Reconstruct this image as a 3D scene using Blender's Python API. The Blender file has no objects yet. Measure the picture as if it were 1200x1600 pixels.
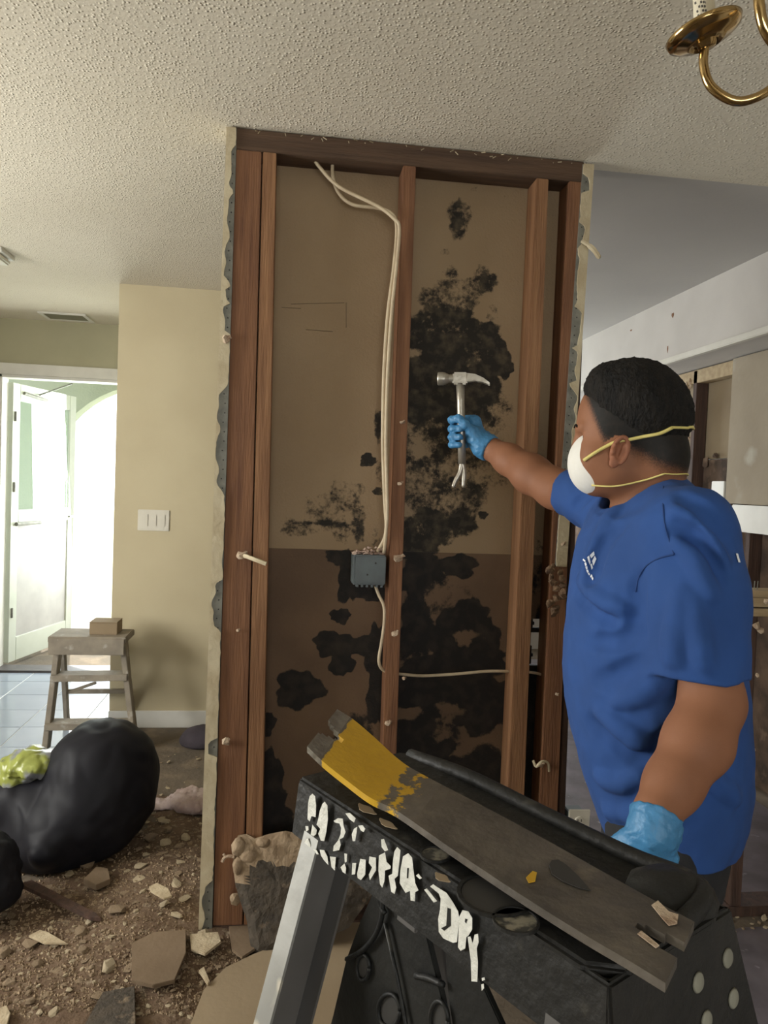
import bpy, bmesh, math, random
import numpy as np
from mathutils import Vector, Matrix, noise as mnoise
random.seed(7); rng = np.random.default_rng(7)
SC = bpy.context.scene; COL = SC.collection

# ------------------------------------------------------------------ camera
CAM = np.array([.199, -2.248, 1.411]); YAW, PITCH, ROLL, FPX = .1279, .0384, .0389, 1151.0
def _rot():
    cy, sy, cp, sp = math.cos(YAW), math.sin(YAW), math.cos(PITCH), math.sin(PITCH)
    fwd = np.array([sy*cp, cy*cp, -sp]); right = np.array([cy, -sy, 0.]); up = np.cross(right, fwd)
    cr, sr = math.cos(ROLL), math.sin(ROLL)
    return cr*right+sr*up, -sr*right+cr*up, fwd
RT, UPV, FW = _rot()
cam = bpy.data.cameras.new('camera'); cam_o = bpy.data.objects.new('camera', cam); COL.objects.link(cam_o)
cam.sensor_fit = 'VERTICAL'; cam.sensor_height = 24; cam.sensor_width = 18; cam.lens = FPX*24/1600
cam.clip_start = .05
m4 = Matrix.Identity(4)
for i in range(3):
    m4[i][0], m4[i][1], m4[i][2], m4[i][3] = RT[i], UPV[i], -FW[i], CAM[i]
cam_o.matrix_world = m4; SC.camera = cam_o

# ------------------------------------------------------------------ exposure, sky, sun, daylight
SC.view_settings.view_transform = 'Standard'; SC.view_settings.look = 'None'
SC.view_settings.exposure = 0.0; SC.view_settings.gamma = 1.0; SC.view_settings.use_curve_mapping = False
W = bpy.data.worlds.new('World'); SC.world = W; W.use_nodes = True
bg = W.node_tree.nodes['Background']; bg.inputs[0].default_value = (.93, .97, 1, 1); bg.inputs[1].default_value = 4.0
def sun(energy, rot, col):
    l = bpy.data.lights.new('sun', 'SUN'); l.energy = energy; l.color = col; l.angle = .01
    o = bpy.data.objects.new('sun', l); o.rotation_euler = rot; COL.objects.link(o)
sun(9.0, (math.radians(-42), math.radians(-14), 0), (1, .96, .86))
def area(name, loc, tgt, sx, sy, power, col):
    l = bpy.data.lights.new(name, 'AREA'); l.shape = 'RECTANGLE'; l.size = sx; l.size_y = sy; l.energy = power; l.color = col
    o = bpy.data.objects.new(name, l); COL.objects.link(o); o.location = loc
    o.rotation_euler = (Vector(tgt)-Vector(loc)).to_track_quat('-Z', 'Y').to_euler()
area('left_window_fill', (-2.78, -.35, 1.45), (0, -.15, 1.5), 1.7, 1.2, 110, (1, .97, .9))  # added fill lamp; its unseen window sits where the light was wanted
area('back_window_fill', (.3, -4.55, 1.5), (.3, 0, 1.5), 1.7, 1.2, 26, (1, .96, .88))  # added fill lamp outside an assumed, unseen window behind the camera
area('daylight_kitchen_window', (1.55, 4.12, 1.5), (1.6, 0, 1.2), 1.1, 1.1, 60, (.86, .93, 1))
area('daylight_door', (-1.3, 4.0, 1.35), (-1.1, 0, .9), 1.1, 1.6, 60, (.95, 1, .95))

# ------------------------------------------------------------------ pixel helpers (a pixel of the photo to a point at its real place)
def ray(u, v): return FW + RT*((u-600)/FPX) + UPV*((800-v)/FPX)
def P(u, v, d): return CAM + ray(u, v)*d
def at(u, v, ax, val):
    d = ray(u, v); return CAM + d*((val-CAM[ax])/d[ax])
def atp(u, v, pt, n):
    d = ray(u, v); n = np.asarray(n, float); return CAM + d*(((np.asarray(pt)-CAM)@n)/(d@n))

# ------------------------------------------------------------------ materials
MATS = {}
def pm(name, c1, c2=None, scale=8., rough=.7, metal=0., bump=0., bscale=None, stretch=(1, 1, 1), detail=4., contrast=(.35, .65), spec=None, c3=None, s3=40., t3=(.62, .7)):
    if name in MATS: return MATS[name]
    m = bpy.data.materials.new(name); m.use_nodes = True; nt = m.node_tree; N = nt.nodes; L = nt.links
    b = N['Principled BSDF']; b.inputs['Roughness'].default_value = rough; b.inputs['Metallic'].default_value = metal
    if spec is not None: b.inputs['Specular IOR Level'].default_value = spec
    b.inputs['Base Color'].default_value = (*c1, 1)
    tc = N.new('ShaderNodeTexCoord'); mp = N.new('ShaderNodeMapping'); mp.inputs['Scale'].default_value = stretch
    L.new(tc.outputs['Object'], mp.inputs['Vector'])
    if c2 is not None:
        n = N.new('ShaderNodeTexNoise'); n.inputs['Scale'].default_value = scale; n.inputs['Detail'].default_value = detail
        L.new(mp.outputs[0], n.inputs['Vector'])
        mr = N.new('ShaderNodeMapRange'); mr.inputs[1].default_value, mr.inputs[2].default_value = contrast
        L.new(n.outputs['Fac'], mr.inputs[0])
        mx = N.new('ShaderNodeMix'); mx.data_type = 'RGBA'; mx.inputs[6].default_value = (*c1, 1); mx.inputs[7].default_value = (*c2, 1)
        L.new(mr.outputs[0], mx.inputs[0]); last = mx.outputs[2]
        if c3 is not None:
            n3 = N.new('ShaderNodeTexNoise'); n3.inputs['Scale'].default_value = s3; n3.inputs['Detail'].default_value = 3
            L.new(mp.outputs[0], n3.inputs['Vector'])
            r3 = N.new('ShaderNodeMapRange'); r3.inputs[1].default_value, r3.inputs[2].default_value = t3
            L.new(n3.outputs['Fac'], r3.inputs[0])
            m3 = N.new('ShaderNodeMix'); m3.data_type = 'RGBA'; m3.inputs[7].default_value = (*c3, 1)
            L.new(r3.outputs[0], m3.inputs[0]); L.new(last, m3.inputs[6]); last = m3.outputs[2]
        L.new(last, b.inputs['Base Color'])
    if bump:
        nb = N.new('ShaderNodeTexNoise'); nb.inputs['Scale'].default_value = bscale or scale*3; nb.inputs['Detail'].default_value = 5
        L.new(mp.outputs[0], nb.inputs['Vector'])
        bp = N.new('ShaderNodeBump'); bp.inputs['Strength'].default_value = bump; bp.inputs['Distance'].default_value = .01
        L.new(nb.outputs['Fac'], bp.inputs['Height']); L.new(bp.outputs[0], b.inputs['Normal'])
    MATS[name] = m; return m
def popcorn():
    m = pm('popcorn_ceiling', (.66, .61, .50), (.61, .56, .45), 1.5, .95); nt = m.node_tree; N, L = nt.nodes, nt.links
    tc = N.new('ShaderNodeTexCoord'); v = N.new('ShaderNodeTexVoronoi'); v.feature = 'F1'; v.inputs['Scale'].default_value = 108; v.inputs['Randomness'].default_value = 1
    n = N.new('ShaderNodeTexNoise'); n.inputs['Scale'].default_value = 70; n.inputs['Detail'].default_value = 4
    mr = N.new('ShaderNodeMapRange'); mr.interpolation_type = 'SMOOTHSTEP'; mr.inputs[1].default_value = .52; mr.inputs[2].default_value = .0; mr.inputs[3].default_value = 0; mr.inputs[4].default_value = 1
    sp = N.new('ShaderNodeSeparateColor'); gt = N.new('ShaderNodeMath'); gt.operation = 'MULTIPLY'
    ad = N.new('ShaderNodeMath'); ad.operation = 'MULTIPLY_ADD'; ad.inputs[1].default_value = .45
    L.new(tc.outputs['Object'], v.inputs['Vector']); L.new(tc.outputs['Object'], n.inputs['Vector'])
    L.new(v.outputs['Distance'], mr.inputs[0]); L.new(v.outputs['Color'], sp.inputs[0]); L.new(mr.outputs[0], gt.inputs[0]); L.new(sp.outputs[0], gt.inputs[1])
    L.new(n.outputs['Fac'], ad.inputs[0]); L.new(gt.outputs[0], ad.inputs[2])
    bp = N.new('ShaderNodeBump'); bp.inputs['Strength'].default_value = .65; bp.inputs['Distance'].default_value = .006
    L.new(ad.outputs[0], bp.inputs['Height']); L.new(bp.outputs[0], N['Principled BSDF'].inputs['Normal'])
    return m
def attr_mat(name, attr, cA, cA2, cB, cB2, sA=6., sB=30., rough=.85, grain=60., amt=.5, lo=.42, hi=.6, bump=.25, c_mid=None):
    """colour A below, colour B where the vertex attribute plus grain passes a threshold (stains, mould, stubble)."""
    m = pm(name, cA, cA2, sA, rough, bump=bump, bscale=grain*1.5); nt = m.node_tree; N, L = nt.nodes, nt.links
    b = N['Principled BSDF']; lk = b.inputs['Base Color'].links[0]; base = lk.from_socket
    a = N.new('ShaderNodeAttribute'); a.attribute_name = attr
    tc = N.new('ShaderNodeTexCoord'); n = N.new('ShaderNodeTexNoise'); n.inputs['Scale'].default_value = grain; n.inputs['Detail'].default_value = 6; n.inputs['Roughness'].default_value = .7
    L.new(tc.outputs['Object'], n.inputs['Vector'])
    sb = N.new('ShaderNodeMath'); sb.operation = 'SUBTRACT'; sb.inputs[1].default_value = .5; L.new(n.outputs['Fac'], sb.inputs[0])
    ma = N.new('ShaderNodeMath'); ma.operation = 'MULTIPLY_ADD'; ma.inputs[1].default_value = amt*2; L.new(sb.outputs[0], ma.inputs[0]); L.new(a.outputs['Fac'], ma.inputs[2])
    mr = N.new('ShaderNodeMapRange'); mr.interpolation_type = 'SMOOTHSTEP'; mr.inputs[1].default_value = lo; mr.inputs[2].default_value = hi; L.new(ma.outputs[0], mr.inputs[0])
    n2 = N.new('ShaderNodeTexNoise'); n2.inputs['Scale'].default_value = sB; n2.inputs['Detail'].default_value = 5; L.new(tc.outputs['Object'], n2.inputs['Vector'])
    r2 = N.new('ShaderNodeMapRange'); r2.inputs[1].default_value = .45; r2.inputs[2].default_value = .75; L.new(n2.outputs['Fac'], r2.inputs[0])
    mB = N.new('ShaderNodeMix'); mB.data_type = 'RGBA'; mB.inputs[6].default_value = (*cB, 1); mB.inputs[7].default_value = (*cB2, 1); L.new(r2.outputs[0], mB.inputs[0])
    mx = N.new('ShaderNodeMix'); mx.data_type = 'RGBA'; L.new(mr.outputs[0], mx.inputs[0]); L.new(base, mx.inputs[6]); L.new(mB.outputs[2], mx.inputs[7])
    L.new(mx.outputs[2], b.inputs['Base Color']); return m
def glass_mat():
    m = pm('clear_glass', (.9, 1, .95), rough=.02); b = m.node_tree.nodes['Principled BSDF']
    b.inputs['Transmission Weight'].default_value = 1; b.inputs['IOR'].default_value = 1.05; return m

M_CEIL = popcorn()
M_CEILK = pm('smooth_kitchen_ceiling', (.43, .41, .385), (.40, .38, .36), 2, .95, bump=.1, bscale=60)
M_TAN = pm('tan_wall_paint', (.55, .48, .32), (.51, .44, .29), 3, .8, bump=.05, bscale=120)
M_OLIVE = pm('pale_olive_wall_paint', (.44, .42, .29), (.40, .38, .26), 3, .8)
M_WHITE = pm('white_trim_paint', (.72, .71, .66), (.66, .65, .6), 9, .5)
M_SOFFIT = pm('off_white_soffit_paint', (.60, .58, .56), (.55, .53, .51), 4, .75, bump=.06, bscale=50)
M_CREAM = pm('cream_paint_and_compound', (.60, .53, .37), (.48, .40, .26), 14, .85, bump=.3, bscale=50)
M_STEEL = pm('galvanised_corner_bead', (.17, .172, .15), (.25, .25, .215), 30, .6, .3, bump=.2)
M_STUD = pm('reddish_stud_wood', (.24, .112, .052), (.16, .070, .033), 7, .75, bump=.3, bscale=30, stretch=(6, 6, .45), c3=(.09, .035, .018), s3=5, t3=(.6, .8))
M_STUDLIGHT = pm('orange_stud_wood', (.31, .16, .075), (.21, .10, .045), 7, .75, bump=.3, bscale=30, stretch=(6, 6, .45), c3=(.12, .05, .022), s3=4, t3=(.62, .8))
M_PLATE = pm('dark_plate_wood', (.115, .068, .04), (.07, .04, .024), 7, .8, bump=.3, bscale=30, stretch=(.45, 6, 6))
M_DARKWOOD = pm('old_dark_stud_wood', (.085, .045, .03), (.05, .028, .02), 7, .8, bump=.3, bscale=30, stretch=(6, 6, .5))
M_PALEWOOD = pm('pale_raw_lumber', (.44, .34, .20), (.34, .25, .14), 6, .75, bump=.2, bscale=30, stretch=(.6, 6, 6))
M_CABLE = pm('yellowed_white_cable', (.62, .52, .36), (.5, .4, .27), 20, .5)
M_BLUEBOX = pm('blue_grey_plastic', (.11, .135, .14), (.09, .105, .11), 20, .55)
M_PLASTER = pm('crumbly_plaster', (.55, .44, .32), (.36, .25, .17), 45, .95, bump=.8, bscale=120)
M_BROWNPAPER = pm('brown_torn_paper', (.24, .155, .09), (.13, .08, .05), 40, .95, bump=.8, bscale=90)
M_PANELBROWN = pm('bare_brown_wallboard', (.30, .24, .16), (.24, .185, .12), 3, .9, bump=.1, bscale=40)
M_PANELGREY = pm('stripped_greige_wallboard', (.36, .31, .235), (.30, .255, .19), 3, .9, bump=.1, bscale=40, c3=(.42, .39, .33), s3=4, t3=(.58, .68))
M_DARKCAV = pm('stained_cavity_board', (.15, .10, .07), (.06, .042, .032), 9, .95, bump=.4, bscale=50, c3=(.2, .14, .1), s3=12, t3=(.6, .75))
M_BRASS = pm('polished_brass', (.52, .37, .17), (.45, .31, .14), 12, .16, 1.)
M_IVORY = pm('ivory_candle_sleeve', (.72, .67, .52), (.66, .6, .46), 15, .5)
M_INK = pm('grey_ink', (.12, .11, .1), rough=.8)
M_WPLASTIC = pm('white_plastic', (.68, .65, .56), (.62, .59, .5), 10, .4)
M_SLOT = pm('dark_slot', (.03, .028, .025), rough=.7)
M_BAG = pm('black_bin_liner', (.008, .008, .011), (.013, .013, .017), 6, .55, bump=.12, bscale=14, spec=.16)
M_FLAP = pm('yellow_green_printed_film', (.27, .30, .07), (.22, .23, .25), 7, .3, bump=.5, bscale=20, contrast=(.48, .54), c3=(.06, .06, .09), s3=9, t3=(.6, .64))
M_PINK = pm('thin_white_pink_plastic', (.52, .42, .40), (.42, .31, .29), 14, .45, bump=.5, bscale=40, c3=(.5, .06, .06), s3=9, t3=(.68, .72))
M_LADWOOD = pm('weathered_ladder_wood', (.30, .26, .20), (.22, .19, .15), 12, .8, bump=.2, bscale=40, c3=(.4, .37, .32), s3=18, t3=(.6, .7))
M_CAP = pm('black_ladder_plastic', (.009, .0095, .009), (.020, .019, .017), 9, .55, bump=.25, bscale=70, c3=(.13, .12, .095), s3=22, t3=(.64, .86), spec=.3)
M_CAPD = pm('black_ladder_plastic_clean', (.011, .0115, .011), (.02, .02, .018), 12, .5, bump=.15, bscale=60, spec=.3)
M_DUSTPATCH = pm('plaster_dust_on_plastic', (.22, .20, .15), (.04, .038, .032), 110, .95, contrast=(.42, .58))
M_PAINT = pm('white_hand_paint', (.72, .72, .66), (.6, .6, .54), 40, .7, bump=.4, bscale=90)
M_ALU = pm('dusty_aluminium_rail', (.40, .40, .38), (.30, .30, .28), 10, .5, .5, bump=.1, c3=(.55, .52, .44), s3=10, t3=(.62, .66))
M_RAILD = pm('shaded_rail_grey', (.10, .095, .09), (.075, .07, .065), 12, .6)  # rail metal with the shade of its side face put into the colour
M_BAR = pm('worn_steel_bar', (.15, .13, .105), (.085, .074, .062), 16, .55, .4, bump=.25, bscale=60, c3=(.2, .17, .13), s3=26, t3=(.6, .8))
M_BARTIP = pm('bare_steel', (.35, .33, .28), (.2, .18, .15), 40, .4, .7, bump=.2)
M_YELLOW = pm('chipped_yellow_paint', (.62, .38, .02), (.52, .30, .015), 14, .5, bump=.15, c3=(.06, .05, .04), s3=45, t3=(.68, .72))
M_FLOOR = pm('dusty_subfloor', (.095, .078, .058), (.145, .112, .078), 2.2, .95, bump=.5, bscale=45, c3=(.21, .16, .11), s3=7, t3=(.5, .75))
M_SHEEN = pm('dirty_plastic_floor_sheet', (.15, .13, .145), (.08, .07, .075), 7, .42, bump=.5, bscale=9, c3=(.3, .28, .3), s3=14, t3=(.66, .72))
M_TILE = pm('pale_glazed_tile', (.34, .39, .48), (.30, .35, .44), 2, .14, bump=.03, bscale=6)
M_GROUT = pm('tile_grout', (.5, .5, .48), rough=.9)
M_CHUNK = pm('broken_plaster', (.34, .255, .165), (.24, .17, .105), 24, .95, bump=.6, bscale=70)
M_CHUNKL = pm('pale_broken_wallboard', (.50, .42, .29), (.40, .32, .21), 18, .95, bump=.5, bscale=70)
M_DARKROCK = pm('mould_black_plaster_slab', (.085, .068, .05), (.048, .040, .031), 22, .95, bump=.6, bscale=80, c3=(.22, .165, .11), s3=26, t3=(.6, .72))
M_DUSTBOARD = pm('dust_covered_wallboard', (.20, .142, .09), (.165, .115, .07), 5, .95, bump=.2, bscale=50)
M_SHEET = pm('tan_wallboard_paper', (.30, .23, .145), (.26, .195, .12), 3, .9, bump=.12, bscale=50)
M_SHIRT = pm('royal_blue_cotton', (.018, .070, .255), (.015, .058, .21), 9, .9, bump=.06, bscale=380)
M_PANTS = pm('near_black_denim', (.012, .013, .015), (.02, .02, .022), 30, .9, bump=.1, bscale=300)
M_GLOVE = pm('blue_nitrile', (.055, .225, .44), (.045, .185, .37), 14, .5, bump=.35, bscale=70)
M_HAIR = pm('black_hair', (.008, .008, .008), (.016, .014, .012), 60, .75, bump=.8, bscale=180, stretch=(1, 1, .4), spec=.18)
M_MASK = pm('white_moulded_fibre', (.80, .79, .74), (.75, .74, .69), 30, .9, bump=.1, bscale=150)
M_STRAP = pm('yellow_elastic', (.72, .62, .22), (.62, .53, .17), 30, .7)
M_SHOE = pm('dark_work_boot', (.05, .04, .03), (.03, .025, .02), 20, .7)
M_HAMMER = pm('worn_forged_steel', (.46, .43, .37), (.34, .32, .27), 18, .38, .75, bump=.15)
M_LOGO = pm('white_shirt_print', (.75, .78, .82), rough=.8)
M_EYE = pm('eye_white', (.7, .68, .64), rough=.3); M_IRIS = pm('dark_iris', (.02, .012, .008), rough=.2)
M_PORCH = pm('porch_stucco', (.42, .46, .36), (.38, .42, .33), 5, .9, bump=.3, bscale=60)
M_CONC = pm('porch_concrete', (.55, .52, .52), (.48, .45, .46), 4, .9)
M_MATTING = pm('pink_doormat', (.45, .30, .34), (.38, .24, .28), 30, .95, bump=.5)
M_LEAF = pm('leaf_green', (.10, .22, .04), (.16, .30, .06), 5, .7)
M_TRUNK = pm('trunk_bark', (.12, .09, .06), (.08, .06, .04), 9, .9, bump=.4)
M_LAWN = pm('sunny_ground', (.42, .45, .30), (.5, .5, .38), 2, .95)
M_DOORALU = pm('pale_storm_door_paint', (.62, .66, .58), (.58, .62, .54), 8, .45)
M_KICK = pm('scuffed_kick_panel', (.50, .49, .47), (.42, .41, .40), 6, .5)
M_FABRIC = pm('dark_plum_fabric', (.035, .028, .035), (.05, .04, .05), 14, .9, bump=.3)
GLASS = glass_mat()

# ------------------------------------------------------------------ object helpers
WLOC = {}
def thing(name, label, cat, loc=(0, 0, 0), group=None, kind=None):
    o = bpy.data.objects.new(name, None); COL.objects.link(o); o.location = loc; o.empty_display_size = .05
    WLOC[o.name] = np.array(loc, float); tag(o, label, cat, group, kind); return o
def tag(o, label=None, cat=None, group=None, kind=None):
    if label: o['label'] = label
    if cat: o['category'] = cat
    if group: o['group'] = group
    if kind: o['kind'] = kind
    return o
def link_mesh(name, me, mat, parent=None, smooth=False, base=True):
    me.name = name
    o = bpy.data.objects.new(name, me); COL.objects.link(o)
    if parent is not None: org = WLOC[parent.name]; o.parent = parent
    else:
        co = np.empty(len(me.vertices)*3, 'f'); me.vertices.foreach_get('co', co); co = co.reshape(-1, 3)
        org = np.array([(co[:, 0].min()+co[:, 0].max())/2, (co[:, 1].min()+co[:, 1].max())/2, co[:, 2].min()]) if base else np.zeros(3)
        o.location = org
    WLOC[o.name] = np.array(org, float)
    me.transform(Matrix.Translation(Vector(-org)))
    if mat is not None and len(me.materials) == 0:
        for q in (mat if isinstance(mat, (list, tuple)) else [mat]): me.materials.append(q)
    if smooth: me.polygons.foreach_set('use_smooth', [True]*len(me.polygons))
    return o
def obj(name, bm, mat, parent=None, smooth=False, bevel=0., base=True):
    if bevel:
        es = [e for e in bm.edges if len(e.link_faces) == 2 and e.calc_face_angle(0) > .5]
        bmesh.ops.bevel(bm, geom=es, offset=bevel, segments=2, affect='EDGES', clamp_overlap=True)
    bm.normal_update()
    me = bpy.data.meshes.new(name); bm.to_mesh(me); bm.free()
    return link_mesh(name, me, mat, parent, smooth, base)
def struct(name, bm, mat, parent=None, **k):
    o = obj(name, bm, mat, parent, **k)
    if parent is None: o['kind'] = 'structure'
    return o
def nb(): return bmesh.new()
def box(bm, x0, x1, y0, y1, z0, z1):
    return hexa(bm, [(x0, y0, z0), (x1, y0, z0), (x1, y1, z0), (x0, y1, z0), (x0, y0, z1), (x1, y0, z1), (x1, y1, z1), (x0, y1, z1)])
def hexa(bm, c, mi=0):
    v = [bm.verts.new(tuple(map(float, p))) for p in c]
    fs = [bm.faces.new([v[i] for i in f]) for f in ((3, 2, 1, 0), (4, 5, 6, 7), (0, 1, 5, 4), (1, 2, 6, 5), (2, 3, 7, 6), (3, 0, 4, 7))]
    for f in fs: f.material_index = mi
    bmesh.ops.recalc_face_normals(bm, faces=fs); return fs
def obox(bm, c, ax, ay, az, hx, hy, hz):
    c, ax, ay, az = (np.asarray(q, float) for q in (c, ax, ay, az))
    return hexa(bm, [c+sx*hx*ax+sy*hy*ay+sz*hz*az for sz in (-1, 1) for sx, sy in ((-1, -1), (1, -1), (1, 1), (-1, 1))])
def prism(bm, pts, n, t, mi=0):
    """polygon pts (3-D, planar) extruded along n by t"""
    n = np.asarray(n, float); n = n/np.linalg.norm(n)
    a = [bm.verts.new(tuple(map(float, p))) for p in pts]; b = [bm.verts.new(tuple(map(float, np.asarray(p)+n*t))) for p in pts]
    fs = [bm.faces.new(a), bm.faces.new(b[::-1])]; k = len(a)
    for i in range(k): fs.append(bm.faces.new([a[i], b[i], b[(i+1) % k], a[(i+1) % k]]))
    for f in fs: f.material_index = mi
    bmesh.ops.recalc_face_normals(bm, faces=fs); return fs
def catmull(pts, n=6):
    p = [np.asarray(q, float) for q in pts]; p = [2*p[0]-p[1]]+p+[2*p[-1]-p[-2]]; out = []
    for i in range(1, len(p)-2):
        for k in range(n):
            t = k/n; out.append(.5*((2*p[i])+(-p[i-1]+p[i+1])*t+(2*p[i-1]-5*p[i]+4*p[i+1]-p[i+2])*t*t+(-p[i-1]+3*p[i]-3*p[i+1]+p[i+2])*t**3))
    out.append(p[-2]); return out
def tube(bm, pts, r, seg=8, caps=True):
    pts = [np.asarray(q, float) for q in pts]; rs = r if hasattr(r, '__len__') else [r]*len(pts)
    rings = []; prev = None
    for i, p in enumerate(pts):
        t = pts[min(i+1, len(pts)-1)]-pts[max(i-1, 0)]; t = t/(np.linalg.norm(t)+1e-12)
        if prev is None:
            a = np.cross(t, (0, 0, 1.)); a = a if np.linalg.norm(a) > .1 else np.cross(t, (1., 0, 0))
        else: a = prev-t*(prev@t)
        a = a/np.linalg.norm(a); prev = a; b = np.cross(t, a)
        rings.append([bm.verts.new(tuple(p+rs[i]*(math.cos(2*math.pi*k/seg)*a+math.sin(2*math.pi*k/seg)*b))) for k in range(seg)])
    for A, B in zip(rings, rings[1:]):
        for k in range(seg): bm.faces.new([A[k], A[(k+1) % seg], B[(k+1) % seg], B[k]])
    if caps: bm.faces.new(rings[0][::-1]); bm.faces.new(rings[-1])
def lathe(bm, c, prof, axis=(0, 0, 1), seg=32):
    c = np.asarray(c, float); ax = np.asarray(axis, float); ax /= np.linalg.norm(ax)
    a = np.cross(ax, (0, 0, 1.)); a = a if np.linalg.norm(a) > .1 else np.cross(ax, (1., 0, 0)); a /= np.linalg.norm(a); b = np.cross(ax, a)
    rings = []
    for r, h in prof:
        if r < 1e-5: rings.append([bm.verts.new(tuple(c+ax*h))])
        else: rings.append([bm.verts.new(tuple(c+ax*h+r*(math.cos(2*math.pi*k/seg)*a+math.sin(2*math.pi*k/seg)*b))) for k in range(seg)])
    for A, B in zip(rings, rings[1:]):
        if len(A) == 1 and len(B) == 1: continue
        for k in range(seg):
            k2 = (k+1) % seg
            if len(A) == 1: bm.faces.new([A[0], B[k], B[k2]])
            elif len(B) == 1: bm.faces.new([A[k2], A[k], B[0]])
            else: bm.faces.new([A[k], B[k], B[k2], A[k2]])
    bmesh.ops.recalc_face_normals(bm, faces=bm.faces[:])
def lump(bm, c, rx, ry, rz, n=26, seed=0, jitter=.35):
    """irregular convex lump"""
    r = random.Random(seed); vs = []
    for i in range(n):
        z = r.uniform(-1, 1); a = r.uniform(0, 6.283); q = math.sqrt(1-z*z); k = 1-r.random()*jitter
        vs.append(bm.verts.new((c[0]+rx*k*q*math.cos(a), c[1]+ry*k*q*math.sin(a), c[2]+rz*k*z)))
    res = bmesh.ops.convex_hull(bm, input=vs)
    bad = [g for g in res['geom_interior'] if isinstance(g, bmesh.types.BMVert)]
    if bad: bmesh.ops.delete(bm, geom=list(set(bad)), context='VERTS')

# ------------------------------------------------------------------ the setting
H = 2.44; YE = 1.95; YD = 3.12; XL = -2.6; YB = -4.4; XR = 2.45; YK = 4.0
floor = struct('floor', (lambda b: (box(b, XL-.2, 3.2, YB-.2, YK+.2, -.12, 0), b)[1])(nb()), M_FLOOR, base=False)
bm = nb(); box(bm, XL, XR+.4, YB, .05, H, H+.1); box(bm, XL, .95, .05, YK, H, H+.1); struct('ceiling', bm, M_CEIL, base=False)
bm = nb(); box(bm, .95, XR+.4, .05, YK, H, H+.1); struct('ceiling_kitchen', bm, M_CEILK, base=False)
def wall_with_hole(bm, axis, pos, thick, a0, a1, h0, h1, z0=0, z1=H, ztop=H):
    def bx(p0, p1, q0, q1):
        if p1-p0 < 1e-4 or q1-q0 < 1e-4: return
        if axis == 'x': box(bm, pos, pos+thick, p0, p1, q0, q1)
        else: box(bm, p0, p1, pos, pos+thick, q0, q1)
    bx(a0, h0, 0, ztop); bx(h1, a1, 0, ztop); bx(h0, h1, 0, z0); bx(h0, h1, z1, ztop)
def window(n, axis, pos, h0, h1, z0, z1):  # unseen windows, added as frames around the daylight lamps
    w = thing('window_%d' % n, 'unseen white framed window added around a daylight lamp', None, ((pos, (h0+h1)/2, z0) if axis == 'x' else ((h0+h1)/2, pos, z0)), kind='structure')
    bm = nb(); t = .05
    for a, b, c, d in ((h0, h1, z0, z0+t), (h0, h1, z1-t, z1), (h0, h0+t, z0, z1), (h1-t, h1, z0, z1), ((h0+h1)/2-.02, (h0+h1)/2+.02, z0, z1)):
        if axis == 'x': box(bm, pos-.04, pos+.04, a, b, c, d)
        else: box(bm, a, b, pos-.04, pos+.04, c, d)
    obj('window_frame', bm, M_WHITE, w)
bm = nb(); wall_with_hole(bm, 'x', XL-.1, .1, YB, YD, -1.2, .5, .85, 2.05); struct('wall_left', bm, M_TAN, base=False)
bm = nb(); wall_with_hole(bm, 'y', YB-.1, .1, XL, 3.1, -.55, 1.15, .9, 2.1); struct('wall_back', bm, M_TAN, base=False)
bm = nb(); wall_with_hole(bm, 'y', YK, .1, .95, 3.1, 1.0, 2.1, .95, 2.05); struct('wall_kitchen_end', bm, M_SOFFIT, base=False)
window(1, 'x', XL-.05, -1.2, .5, .85, 2.05); window(2, 'y', YB-.05, -.55, 1.15, .9, 2.1); window(3, 'y', YK+.05, 1.0, 2.1, .95, 2.05)
# stub wall of the entry, its end return, the closet side and the door wall
XS = float(at(181, 445, 1, YE)[0]); XS2 = float(at(176, 1120, 1, YE)[0]); XC = .5*(XS+XS2)
bm = nb(); box(bm, XC, .95, YE, YE+.115, 0, H); box(bm, XC, XC+.115, YE+.115, YD, 0, H); box(bm, .85, .95, YE+.115, YK, 0, H)
struct('wall_entry', bm, M_TAN, base=False)
bm = nb(); box(bm, XC-.002, .95, YE-.014, YE, 0, .095); struct('baseboard_entry', bm, M_WHITE, bevel=.003, base=False)
DX0 = -1.80; DX1 = -.86; DZ = 2.06
bm = nb(); wall_with_hole(bm, 'y', YD, .12, XL, XC+.1, DX0, DX1, 0, DZ); struct('wall_door', bm, M_OLIVE, base=False)
bm = nb(); box(bm, DX0-.07, DX1+.07, YD-.02, YD, DZ, DZ+.075); box(bm, DX0-.07, DX0, YD-.02, YD, 0, DZ); box(bm, DX1, DX1+.05, YD-.02, YD, 0, DZ)
box(bm, DX0, DX0+.02, YD, YD+.12, 0, DZ); box(bm, DX1-.02, DX1, YD, YD+.12, 0, DZ); box(bm, DX0, DX1, YD, YD+.12, DZ-.02, DZ)
struct('trim_1', bm, M_WHITE, bevel=.003, base=False)
bm = nb(); box(bm, DX0, DX1, YD-.05, YD+.12, 0, .022); struct('trim_2', bm, pm('dark_threshold', (.06, .055, .06), (.09, .08, .08), 20, .5), bevel=.004, base=False)
# right wall, soffit, its trim
bm = nb(); box(bm, XR+.1, XR+.2, YB, YK, 0, H); struct('wall_right', bm, M_SOFFIT, base=False)

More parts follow.
